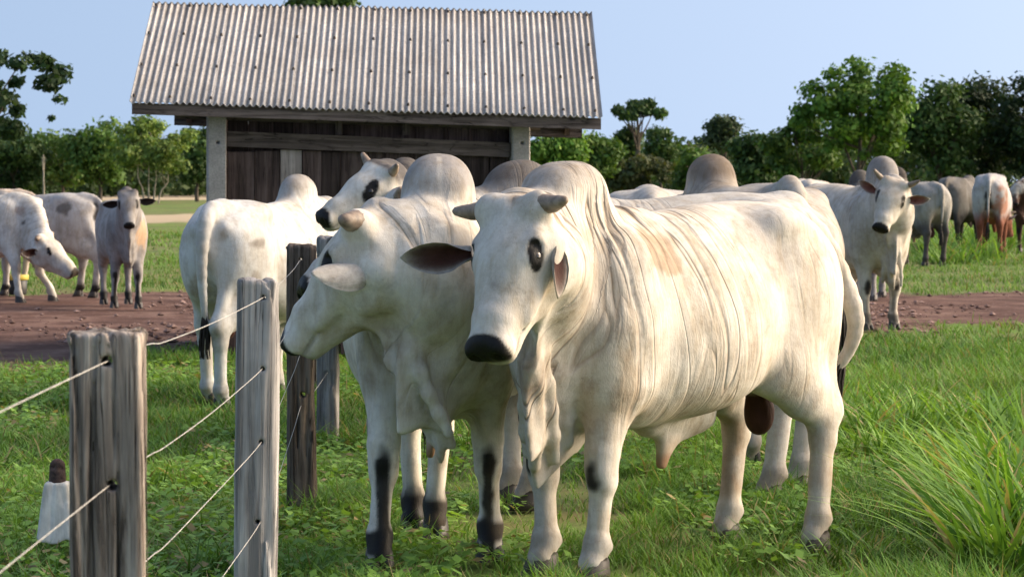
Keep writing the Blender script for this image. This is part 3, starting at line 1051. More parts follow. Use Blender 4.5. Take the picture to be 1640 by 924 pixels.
cattle('zebu_cow', 'white cow half hidden behind the bull that faces us on the bare earth',
       (gx(1285, 36.9), 36.9), (gx(1296, 35.6), 35.6), S=1.07, vox=.024, male=False, cat='cow',
       poll=at(1290, 345, 37.4), muzzle=at(1290, 380, 37.6), dorsal=(0, .9, .4), hump=(.1, .08, .06), humpz=1.38, greyness=.3, seed=29, thick=.86)
cattle('zebu_bull', 'dark grey bull whose hump shows over the back of the bull on the bare earth',
       (gx(1378, 39.2), 39.2), (gx(1392, 40.4), 40.4), vox=.026,
       poll=at(1378, 310, 38.7), muzzle=at(1376, 350, 38.6), dorsal=(0, -.9, .4), hump=(.2, .15, .24), humpz=1.44, base=(.33, .32, .31), grey=(.10, .095, .09), greyness=1.3, seed=31)
cattle('zebu_bull', 'grey bull with a dark hump standing at the edge of the tall green grass',
       (gx(1490, 55) - .42, 56.1), (gx(1494, 55), 54.9), S=1.05, vox=.026,
       poll=at(1470, 340, 56.7), muzzle=at(1465, 380, 56.9), dorsal=(-.3, .8, .4), hump=(.21, .16, .25), humpz=1.46, base=(.36, .345, .325), grey=(.085, .075, .07), greyness=1.5, seed=33, leg_col=(.10, .09, .085))
cattle('zebu_cow', 'dark grey cow turned away by the far trees, beyond the grey bull',
       (gx(1524, 66) + .5, 66.9), (gx(1522, 65.5), 65.6), S=1.12, vox=.03, male=False, cat='cow',
       poll=at(1545, 310, 67.6), muzzle=at(1553, 335, 67.8), dorsal=(.3, .8, .4), hump=(.14, .1, .1), humpz=1.38, base=(.20, .19, .18), grey=(.06, .055, .05), greyness=1.3, seed=35, thick=.86, leg_col=(.05, .045, .04))
cattle('zebu_cow', 'grey cow with reddish-brown legs grazing with its rump towards us',
       (gx(1590, 62) + .12, 62.6), (gx(1588, 61), 61.2), S=1.16, vox=.028, male=False, cat='cow',
       poll=at(1612, 340, 63.6), muzzle=at(1622, 380, 63.7), dorsal=(.5, .6, .4), hump=(.1, .08, .05), humpz=1.38, base=(.45, .44, .45), grey=(.25, .24, .25), greyness=.8, seed=37, thick=.86,
       leg_col=(.20, .075, .045), patches=[((-.9, .02, 1.0), (.12, .07, .3), (.02, .017, .015), .95), ((-.75, -.2, .95), (.2, .15, .25), (.36, .17, .11), .9)])
cattle('zebu_cow', 'dark brown cow with a white face at the edge of the picture',
       (gx(1640, 66) + .05, 65.6), (gx(1650, 66) + .3, 66.8), S=1.1, vox=.03, male=False, cat='cow',
       poll=at(1622, 302, 65.0), muzzle=at(1628, 328, 64.8), dorsal=(-.2, -.9, .3), hump=(.1, .08, .05), humpz=1.38, base=(.07, .035, .025), grey=(.03, .02, .015), greyness=.8, seed=39,
       patches=[((1.2, 0, 1.3), (.3, .25, .3), (.6, .58, .55), .8)])
cattle('zebu_heifer', 'slim grey heifer facing us on the reddish earth, black ears and muzzle',
       W(206, 36.8), W(186, 38.05), S=.90, vox=.018, male=False, cat='heifer', horns=0, thick=.78, belly_up=.06,
       feet={'lf': W(222, 36.7), 'rf': W(183, 36.9)},
       poll=at(204, 307, 36.3), muzzle=at(206, 364, 36.1), dorsal=(0, -.9, .35), dew=.75, hump=(.12, .08, .07), humpz=1.40,
       base=(.36, .35, .345), grey=(.13, .12, .118), greyness=1.1, seed=41, folds=.3, leg_dark=.9, eye_patch=1.2, ear_col=(.05, .045, .042), ear_in=(.02, .017, .016), ear_len=.26,
       ears={'l': ((.15, 1, -.1), (.7, 0, .5)), 'r': ((.15, 1, -.1), (.7, 0, .5))},
       patches=[((.8, .15, 1.0), (.25, .12, .2), (.55, .36, .2), .7), ((1.02, .10, 1.40), (.07, .06, .1), (.05, .045, .045), .9), ((1.0, -.13, 1.36), (.06, .05, .08), (.06, .055, .055), .8)])  # first patch puts the warm sunlit side of the neck into the coat colour
cattle('zebu_cow', 'lean grey-white cow standing side-on, black tail tip hanging at its rump',
       (gx(132, 40.3) - 1.24, 40.75), W(132, 40.3), S=.95, vox=.02, male=False, cat='cow', horns=.08, thick=.82, belly_up=.08,
       feet={'lh': W(150, 40.1), 'rh': W(126, 40.6)},
       poll=(-7.55, 40.7, 1.15), muzzle=(-7.95, 40.6, .80), dorsal=(-.7, -.1, .7), dew=.7, hump=(.14, .09, .09), humpz=1.38,
       base=(.44, .43, .43), grey=(.16, .15, .148), greyness=.9, seed=43, folds=.3, leg_dark=.8,
       tail=[(-.86, 0, 1.38), (-.99, 0, 1.28), (-1.06, 0, 1.0), (-1.08, .0, .80), (-1.09, 0, .66)],
       patches=[((-.55, .28, 1.22), (.13, .1, .09), (.12, .11, .105), .85), ((-.9, .02, 1.15), (.08, .1, .2), (.05, .045, .04), .9)])
cattle('zebu_cow', 'white cow lowering its head to the ground, black patch on the neck',
       W(36, 38.9), (gx(36, 38.9) - 1.28, 39.15), S=.95, vox=.02, male=False, cat='cow', horns=.06, thick=.85, belly_up=.05,
       feet={'rf': W(32, 38.5), 'lf': W(84, 39.0)},
       poll=at(74, 374, 38.45), muzzle=at(131, 436, 38.35), dorsal=(.62, -.35, .65), dew=.6, hump=(.14, .09, .08), humpz=1.38,
       base=(.66, .63, .58), greyness=.3, seed=45, folds=.25, eye_patch=.8,
       patches=[((.95, -.16, 1.08), (.28, .12, .07), (.03, .025, .022), .95), ((.75, -.2, 1.2), (.1, .1, .08), (.25, .15, .1), .6)])
cattle('zebu_cow', 'tan-patched pale cow at the left edge, behind the lean grey-white cow',
       (gx(10, 44) - 1.2, 44.6), W(28, 44.2), S=.98, vox=.026, male=False, cat='cow', thick=.85,
       base=(.55, .47, .40), grey=(.22, .16, .12), greyness=1.0, seed=47, folds=.3, hump=(.14, .09, .1), humpz=1.38,
       poll=(gx(10, 44) - 1.7, 44.6, 1.1), muzzle=(gx(10, 44) - 2.1, 44.6, .8), dorsal=(-.7, -.1, .7),
       patches=[((-.5, .2, 1.3), (.2, .2, .15), (.2, .13, .09), .8), ((-.1, .2, 1.3), (.2, .25, .15), (.6, .45, .33), .8)])
cattle('zebu_cow', 'dark brown cow mostly hidden behind the corner post of the shed',
       (-.98, 31.3), (-2.28, 31.2), S=.99, vox=.026, male=False, cat='cow', thick=.9,
       poll=(-.45, 31.3, 1.3), muzzle=(-.1, 31.3, 1.0), dorsal=(.7, 0, .7), base=(.06, .035, .025), grey=(.03, .02, .015), greyness=.7, seed=49, hump=(.12, .09, .06), humpz=1.38)
# ------------------------------------------------------------------ ground
def soil_mask(X, Y):
    """bare trodden earth: a band that passes in front of and beside the shed; 1 = earth"""
    p = np.stack([X * .5, Y * .35, X * 0], 1)
    w1 = (fbm(p, 61, 4) - .5) * 6.0 + (fbm(p * 4, 63, 3) - .5) * 3.5
    near = 26.6 + (X + 4) / 8 * 5.0 + w1
    far = np.interp(X, [-6, -2, 3, 8], [41.8, 41.2, 41.0, 42.5]) + (fbm(p * 1.7, 67, 4) - .5) * 4
    m = sstep(-1.2, 1.2, Y - near) * sstep(-1.0, 1.0, far - Y)
    return m

def build_ground():
    # finer quads near the camera, one sheet to the horizon
    ys = np.concatenate([np.arange(-6, 4, 1.0), np.arange(4, 60, .35), np.geomspace(60, 5000, 70)])
    us = np.linspace(-1, 1, 121)
    V, F = [], []
    for y_ in ys:
        half = 12 + abs(y_) * .9
        x_ = us * half
        V.append(np.stack([x_, np.full_like(x_, y_), np.zeros_like(x_)], 1))
    V = np.concatenate(V)
    bumpy = (fbm(V * .9, 3, 3) - .5) * .05 * np.exp(-np.maximum(V[:, 1], 0) / 120)
    V[:, 2] = bumpy - .015
    n = len(us)
    i, j = np.meshgrid(np.arange(len(ys) - 1), np.arange(n - 1), indexing='ij')
    a = (i * n + j).ravel()
    F = np.stack([a, a + 1, a + n + 1, a + n], 1)
    m = np_mesh('ground', V, F)
    attr_float(m, 'soil', soil_mask(V[:, 0], V[:, 1]))
    t = NT('pasture_ground')
    co = t.coord('Object')
    soil = t.attr('soil', 'Fac')
    edge = t.noise(co, 1.1, 6, 0.7)
    sm = t.ramp(t.math('ADD', soil, t.math('MULTIPLY', t.math('SUBTRACT', edge, 0.5), 2.2)), [(0.42, 0.0), (0.58, 1.0)])
    e1 = t.noise(co, 1.3, 5, 0.6)
    e2 = t.noise(co, 14, 4, 0.65)
    earth = t.ramp(e1, [(0.3, (0.085, 0.046, 0.036)), (0.5, (0.15, 0.086, 0.068)), (0.68, (0.27, 0.175, 0.14))])
    earth = t.mix(t.math('MULTIPLY', e2, 0.7), earth, (0.45, 0.40, 0.38), 'MULTIPLY')
    stones = t.ramp(t.voronoi(co, 9), [(0.12, 1.0), (0.24, 0.0)])
    earth = t.mix(t.math('MULTIPLY', stones, 0.45), earth, (0.30, 0.22, 0.20))
    g1 = t.noise(co, 0.55, 4, 0.6)
    g2 = t.noise(co, 7, 5, 0.7)
    green = t.ramp(g1, [(0.30, (0.10, 0.165, 0.036)), (0.52, (0.155, 0.235, 0.055)), (0.72, (0.225, 0.265, 0.085))])
    green = t.mix(t.ramp(g2, [(0.40, 0.0), (0.72, 0.7)]), green, (0.05, 0.08, 0.018))
    big = t.noise(t.mapping(co, (.16, .05, 1)), 1.0, 6, 0.68)
    green = t.mix(t.ramp(big, [(0.44, 0.0), (0.62, 0.75)]), green, (0.155, 0.135, 0.075))
    green = t.mix(t.ramp(t.noise(t.mapping(co, (.5, .16, 1), (9, 4, 0)), 1.0, 6, 0.7), [(0.52, 0.0), (0.70, 0.7)]), green, (0.075, 0.10, 0.03))
    dryp = t.ramp(t.noise(t.mapping(co, (.8, .45, 1)), 1.0, 6, 0.68), [(0.50, 0.0), (0.64, 0.75)])
    green = t.mix(dryp, green, (0.20, 0.15, 0.075))
    # pale sand far out
    sand = None
    for (cx, cy, rx, ry) in ((-14.5, 128, 6, 17), (-34, 290, 15, 60), (20, 330, 60, 40)):
        mp = t.mapping(co, (1 / rx, 1 / ry, 0), (-cx / rx, -cy / ry, 0))
        ln = t.n('ShaderNodeVectorMath', operation='LENGTH'); t.put(ln.inputs[0], mp)
        q = t.math('ADD', ln.outputs['Value'], t.math('MULTIPLY', t.math('SUBTRACT', t.noise(t.mapping(co, (.25, .06, 1)), 1.0, 5, .65), .5), 1.6))
        q = t.ramp(q, [(.75, 1.0), (.95, 0.0)])
        sand = q if sand is None else t.math('MAXIMUM', sand, q)
    farm = t.math('MULTIPLY', sand, .9)
    green = t.mix(farm, green, (0.46, 0.36, 0.245))
    col = t.mix(sm, green, earth)
    h = t.math('ADD', t.math('MULTIPLY', e2, 0.6), t.math('MULTIPLY', t.noise(co, 45, 4, 0.7), 0.5))
    mat = t.done(col, 0.95, t.bump(h, 0.8, 0.03), 0.1)
    tag(obj('ground', m, mat), kind='structure')

# ------------------------------------------------------------------ grass
def mat_blade(name, trans=0.35):
    t = NT(name)
    c = t.attr('col')
    t.done(c, 0.55, None, 0.25)
    tr = t.n('ShaderNodeBsdfTranslucent')
    t.put(tr.inputs[0], t.mix(1.0, c, (1.0, 1.0, 0.45), 'MULTIPLY'))
    mx = t.n('ShaderNodeMixShader')
    mx.inputs[0].default_value = trans
    t.t.links.new(t.b.outputs[0], mx.inputs[1])
    t.t.links.new(tr.outputs[0], mx.inputs[2])
    t.t.links.new(mx.outputs[0], t.out.inputs[0])
    return t.m

def ribbons(P, ang, length, width, bend, lean, col, segs=2, tipcol=1.25, face=None):
    """arched blades; P (n,3), others (n,); returns verts, tris, colours"""
    n = len(P)
    dirx, diry = np.cos(ang), np.sin(ang)
    if face is None: face = ang + np.pi / 2
    sx, sy = np.cos(face), np.sin(face)
    rows = []
    cols = []
    for k in range(segs + 1):
        t = k / segs
        out = length * (lean * t + bend * t * t)
        up = length * (t - .42 * bend * t * t - .15 * lean * t)
        c = P + np.stack([dirx * out, diry * out, up], 1)
        wdt = width * (1 - t) ** .7 * (1 if k else .75)
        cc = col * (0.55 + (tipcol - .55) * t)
        if k < segs:
            o = np.stack([sx * wdt / 2, sy * wdt / 2, 0 * wdt], 1)
            rows += [c - o, c + o]
            cols += [cc, cc]
        else:
            rows.append(c); cols.append(cc)
    m = len(rows)
    V = np.stack(rows, 1).reshape(-1, 3)
    C = np.stack(cols, 1).reshape(-1, 3)
    T = []
    b = np.arange(n) * m
    for k in range(segs - 1):
        a = 2 * k
        T.append(np.stack([b + a, b + a + 1, b + a + 3], 1)); T.append(np.stack([b + a, b + a + 3, b + a + 2], 1))
    a = 2 * (segs - 1)
    T.append(np.stack([b + a, b + a + 1, b + a + 2], 1))
    return V, np.concatenate(T), C

def merge(parts):
    V, T, C, o = [], [], [], 0
    for v, t, c in parts:
        V.append(v); T.append(t + o); C.append(c); o += len(v)
    return np.concatenate(V), np.concatenate(T), np.concatenate(C)

def scatter(n, y0, y1, power=1.0, margin=1.2):
    Y = y0 + (y1 - y0) * RNG.random(n) ** power
    half = 820 / FPX * Y + margin
    X = (RNG.random(n) * 2 - 1) * half
    return X, Y

M_BLADE = mat_blade('grass_blade')

def gcol(n, X, Y, lo=(.050, .135, .020), hi=(.24, .42, .075)):
    f = np.clip(.55 * RNG.random(n) + .9 * (fbm(np.stack([X * .6, Y * .35, X * 0], 1), 5, 3) - .25), 0, 1)[:, None]
    c = V3(lo) * (1 - f) + V3(hi) * f
    dry = (RNG.random(n) < .09)[:, None]
    return np.where(dry, V3(.34, .27, .13) * (.6 + .6 * RNG.random((n, 1))), c)

def build_grass():
    # short turf, thick near the camera and thinning away
    parts = []
    for (n, y0, y1, L, wd) in ((110000, 9.0, 16, .070, .0075), (95000, 14.5, 28, .066, .0100), (110000, 25, 62, .070, .015), (36000, 55, 95, .08, .035)):
        X, Y = scatter(n, y0, y1, .9)
        s = soil_mask(X, Y)
        pn = fbm(np.stack([X * 1.3, Y * 1.0, X * 0], 1), 8, 3)
        keep = (RNG.random(n) > s * 1.04 - .01) & (RNG.random(n) < .12 + 1.5 * sstep(.36, .62, pn))
        if y0 > 20:
            keep &= (RNG.random(n) > .25)
        X, Y, pn = X[keep], Y[keep], pn[keep]
        m = len(X)
        tall = .75 + 1.1 * sstep(.42, .72, pn) + .9 * sstep(.5, .75, vnoise(np.stack([X * 5, Y * 4, X * 0], 1), 44)) + .8 * sstep(.9, 2.0, X) * (Y < 24)
        ln = L * tall * (.55 + .9 * RNG.random(m))
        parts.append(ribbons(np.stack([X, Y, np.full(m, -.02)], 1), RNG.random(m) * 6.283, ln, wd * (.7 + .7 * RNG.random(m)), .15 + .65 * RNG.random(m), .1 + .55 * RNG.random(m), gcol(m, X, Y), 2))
    # tufts of broader blades give the turf its lumps
    nt_ = 2600
    TX, TY = scatter(nt_, 9.5, 30, 1.0)
    keep = (RNG.random(nt_) > soil_mask(TX, TY)) & (fbm(np.stack([TX * .8, TY * .6, TX * 0], 1), 71, 3) > .44)
    TX, TY = TX[keep], TY[keep]
    k = 26
    n = len(TX) * k
    r = np.repeat(.03 + .06 * RNG.random(len(TX)), k)
    hgt = np.repeat(.07 + .13 * RNG.random(len(TX)) ** 1.6, k)
    shade = np.repeat(.65 + .6 * RNG.random(len(TX)), k)[:, None]
    X, Y = np.repeat(TX, k) + RNG.normal(0, 1, n) * r, np.repeat(TY, k) + RNG.normal(0, 1, n) * r
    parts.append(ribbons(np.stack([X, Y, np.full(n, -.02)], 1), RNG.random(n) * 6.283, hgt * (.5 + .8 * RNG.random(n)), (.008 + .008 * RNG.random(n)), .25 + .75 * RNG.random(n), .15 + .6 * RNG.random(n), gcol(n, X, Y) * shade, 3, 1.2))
    V, T, C = merge(parts)
    m = np_mesh('grass', V, T, False)
    attr_color(m, 'col', C)
    tag(obj('grass', m, M_BLADE), 'short green pasture grass round the feet of the cattle', 'grass', kind='stuff')
    # broad-leaved ground cover
    n = 42000
    X, Y = scatter(n, 10, 25, 1.0, .6)
    pn = fbm(np.stack([X * .9, Y * .6, X * 0], 1), 15, 3)
    keep = (pn > .43 + .12 * (X > -.2)) & (X < 2.2) & (RNG.random(n) > soil_mask(X, Y))
    X, Y = X[keep], Y[keep]; n = len(X)
    a = RNG.random(n) * 6.283
    L = .025 + .03 * RNG.random(n); Wd = L * (.7 + .3 * RNG.random(n))
    z = .03 + .05 * RNG.random(n)
    tl = (RNG.random(n) - .35) * 1.1
    d = np.stack([np.cos(a), np.sin(a), tl], 1); sd_ = np.stack([-np.sin(a), np.cos(a), (RNG.random(n) - .5) * .6], 1)
    c = np.stack([X, Y, z], 1)
    Vv = np.stack([c - d * L[:, None] * .5, c + sd_ * Wd[:, None] * .5, c + d * L[:, None] * .6, c - sd_ * Wd[:, None] * .5], 1).reshape(-1, 3)
    Q = np.arange(n * 4).reshape(-1, 4)
    col = gcol(n, X, Y, (.10, .22, .04), (.31, .50, .10))
    m = np_mesh('weeds', Vv, Q, False)
    attr_color(m, 'col', np.repeat(col, 4, 0))
    tag(obj('weeds', m, M_BLADE), 'low broad-leaved weeds among the grass by the fence', 'weeds', kind='stuff')

def build_tall_grass():
    parts = []
    # clumps: x, y, spread, blade length, count
    clumps = []
    for (px, d, sp, L, n) in ((1622, 11.7, .14, .62, 300), (1585, 12.3, .16, .46, 260), (1660, 12.4, .20, .70, 340), (1615, 13.4, .22, .60, 340), (1560, 14.4, .22, .36, 240),
                              (1640, 14.8, .26, .58, 340), (1500, 15.8, .30, .26, 260), (1580, 16.4, .28, .36, 280), (1430, 16.8, .28, .30, 300), (1400, 18.2, .32, .34, 340),
                              (1480, 18.6, .36, .30, 300), (1370, 19.8, .32, .32, 280), (1450, 20.5, .36, .26, 280), (1560, 19.5, .45, .30, 320), (1640, 18, .45, .42, 340),
                              (1525, 63, .8, .62, 340), (1545, 60, .8, .6, 340), (1540, 68, 1.2, .8, 340), (1560, 72, 1.5, .9, 340), (1610, 76, 2, 1.0, 340), (1520, 57, .35, .4, 160)):
        clumps.append((gx(px, d), d, sp, L, n))
    for (cx, cy, sp, L, n) in clumps:
        n = int(n * .62)
        P = np.stack([cx + RNG.normal(0, sp * .55, n), cy + RNG.normal(0, sp * .55, n), np.full(n, -.02)], 1)
        out = np.arctan2(P[:, 1] - cy, P[:, 0] - cx) + RNG.normal(0, 1.5, n)
        ln = L * (.45 + .75 * RNG.random(n))
        far = cy > 40
        n = len(P)
        wd = (.023 if not far else .04) * (.6 + .8 * RNG.random(n))
        f = RNG.random(n)[:, None]
        col = V3(.07, .18, .025) * (1 - f) + V3(.26, .44, .075) * f
        dry = (RNG.random(n) < .07)[:, None]
        col = np.where(dry, V3(.38, .32, .14), col)
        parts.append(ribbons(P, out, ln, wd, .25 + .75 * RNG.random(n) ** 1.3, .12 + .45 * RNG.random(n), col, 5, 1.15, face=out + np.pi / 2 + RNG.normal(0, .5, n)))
    # seed stalks scattered in the turf
    n = 500
    X, Y = scatter(n, 10, 26, .9)
    P = np.stack([X, Y, np.full(n, -.02)], 1)
    parts.append(ribbons(P, RNG.random(n) * 6.283, .14 + .22 * RNG.random(n), np.full(n, .0035), .2 + .5 * RNG.random(n), .1 + .3 * RNG.random(n), np.tile(V3(.33, .33, .12), (n, 1)), 4, 1.2))
    V, T, C = merge(parts)
    m = np_mesh('tall_grass', V, T, False)
    attr_color(m, 'col', C)
    tag(obj('tall_grass', m, M_BLADE), 'tall arching grass tussocks at the right of the bulls', 'grass', kind='stuff')

def build_clods():
    n = 9000
    X, Y = scatter(n, 25, 44, 1.0, 1.5)
    pn = fbm(np.stack([X * .8, Y * .5, X * 0], 1), 25, 3)
    keep = (soil_mask(X, Y) > .45) & (RNG.random(n) < sstep(.3, .7, pn))
    X, Y = X[keep], Y[keep]; n = len(X)
    s = .012 + .045 * RNG.random(n) ** 3
    base = np.array([(1, 0, .2), (.3, .95, .15), (-.8, .6, .25), (-.8, -.6, .1), (.3, -.95, .2), (0, 0, .9), (0, 0, -.4)])
    tri = np.array([(0, 1, 5), (1, 2, 5), (2, 3, 5), (3, 4, 5), (4, 0, 5), (1, 0, 6), (2, 1, 6), (3, 2, 6), (4, 3, 6), (0, 4, 6)])
    a = RNG.random(n) * 6.28
    B = base[None] * (1 + .5 * (RNG.random((n, 7, 3)) - .5)) * s[:, None, None]
    ca, sa = np.cos(a)[:, None], np.sin(a)[:, None]
    Vv = np.stack([B[:, :, 0] * ca - B[:, :, 1] * sa + X[:, None], B[:, :, 0] * sa + B[:, :, 1] * ca + Y[:, None], B[:, :, 2] * .7 - .005], 2).reshape(-1, 3)
    T = (tri[None] + (np.arange(n) * 7)[:, None, None]).reshape(-1, 3)
    f = RNG.random((n, 1))
    col = V3(.075, .045, .038) * (1 - f) + V3(.32, .22, .19) * f
    m = np_mesh('clods', Vv, T, False)
    attr_color(m, 'col', np.repeat(col, 7, 0))
    t = NT('clod_earth')
    tag(obj('clods', m, t.done(t.attr('col'), .95, None, .1)), 'reddish clods and stones strewn over the bare earth', 'clods', kind='stuff')

build_ground()
build_clods()
build_grass()
build_tall_grass()

# ------------------------------------------------------------------ fence
def mat_wood(name, c0, c1, c2, grain=(26, 26, 1.4), rnd=0.0, bump=0.5):
    t = NT(name)
    co = t.coord('Object')
    r = t.rnd()
    sh = t.n('ShaderNodeVectorMath', operation='ADD')
    t.put(sh.inputs[0], co)
    t.put(sh.inputs[1], t.comb(t.math('MULTIPLY', r, 37), t.math('MULTIPLY', r, 11), t.math('MULTIPLY', r, 53)))
    v = sh.outputs[0]
    g = t.noise(t.mapping(v, grain), 1.0, 6, 0.65, 0.6)
    g2 = t.noise(t.mapping(v, (grain[0] * 2.6, grain[1] * 2.6, grain[2] * 2)), 1.0, 4, 0.6)
    b = t.noise(v, 3.5, 4, 0.6)
    c = t.ramp(g, [(0.38, c0), (0.48, c1), (0.62, c2)])
    c = t.mix(t.ramp(b, [(0.45, 0.0), (0.75, 0.6)]), c, tuple(x * .5 for x in c0))
    c = t.mix(t.math('MULTIPLY', g2, 0.35), c, c2)
    fine = t.noise(t.mapping(v, (grain[0] * 1.7, grain[1] * 1.7, grain[2] * .55)), 1.0, 3, 0.55, 0.4)
    split = t.ramp(t.math('ABSOLUTE', t.math('SUBTRACT', fine, 0.5)), [(0.0, 1.0), (0.022, 0.0)])
    split = t.math('MULTIPLY', split, t.ramp(b, [(0.40, 0.1), (0.60, 1.0)]))
    c = t.mix(t.math('MULTIPLY', split, 0.85), c, tuple(x * .25 for x in c0))
    if rnd:
        c = t.mix(1.0, c, t.ramp(r, [(0.0, 1 - rnd), (1.0, 1 + rnd * .6)]), 'MULTIPLY')
    crack = t.ramp(g, [(0.36, 0.0), (0.43, 1.0)])
    h = t.math('ADD', t.math('MULTIPLY', g, 0.6), t.math('ADD', t.math('MULTIPLY', g2, 0.25), t.math('SUBTRACT', t.math('MULTIPLY', crack, 0.5), t.math('MULTIPLY', split, 0.6))))
    return t.done(c, 0.85, t.bump(h, bump, 0.012), 0.2)

M_POST_A = mat_wood('weathered_post', (.050, .035, .028), (.20, .160, .135), (.42, .365, .32), (34, 34, 1.8), bump=1.0)
M_POST_B = mat_wood('grey_post', (.13, .12, .118), (.27, .255, .25), (.42, .40, .39), (24, 24, 1.0), bump=.6)
M_POST_C = mat_wood('brown_post', (.035, .026, .020), (.10, .075, .06), (.21, .165, .135), bump=.9)

def fence_post(label, x, y, wx, wy, hgt, mat, holes, rz=0.0, tilt=0.0, seed=0, rough=.006, top_round=.016, vox=.006):
    f = Field((-wx / 2 - .03, -wy / 2 - .03, -.06), (wx / 2 + .03, wy / 2 + .03, hgt + .03), vox)
    sl_, X, Y, Z = f.region(f.lo, f.lo + f.n * vox)
    r = top_round
    qx = np.abs(X) - wx / 2 + r; qy = np.abs(Y) - wy / 2 + r; qz = np.abs(Z - hgt / 2 + .1) - hgt / 2 - .1 + r
    d = np.sqrt(np.maximum(qx, 0) ** 2 + np.maximum(qy, 0) ** 2 + np.maximum(qz, 0) ** 2) + np.minimum(np.maximum(qx, np.maximum(qy, qz)), 0) - r
    sh = np.broadcast_shapes(X.shape, Y.shape, Z.shape)
    pts = np.stack([np.broadcast_to(a, sh).ravel() for a in (X, Y, Z)], 1)
    nz = fbm(pts * V3(34, 34, 2.4), seed, 3).reshape(sh)
    cr = np.clip(1 - np.abs(vnoise(pts * V3(26, 26, 1.3), seed + 5).reshape(sh) - .5) * 16, 0, 1)
    lo = (fbm(pts * V3(4, 4, 2.2), seed + 9, 2).reshape(sh) - .5)
    d = d + (nz - .5) * rough * 2.6 + cr * rough * 2.0 + lo * .02 + np.maximum(0, Z - hgt + .03) * (fbm(pts * V3(30, 30, 5), seed + 2, 2).reshape(sh) - .5) * .5
    f.F[sl_] = d.astype(np.float32)
    for (hx, hz, hr) in holes:
        f.cap((hx, -wy, hz), (hx, wy, hz), hr, hr, k=.006, op='s')
    v, q = surface_nets(f.F, f.lo, f.vox)
    v = relax(v, q, 1, .25)
    o = obj('fence_post', np_mesh('fence_post', v, q), mat)
    o.location = (x, y, 0)
    o.rotation_euler = (0, tilt, rz)
    tag(o, label, 'fence post', 'wooden posts of the wire fence')
    return o

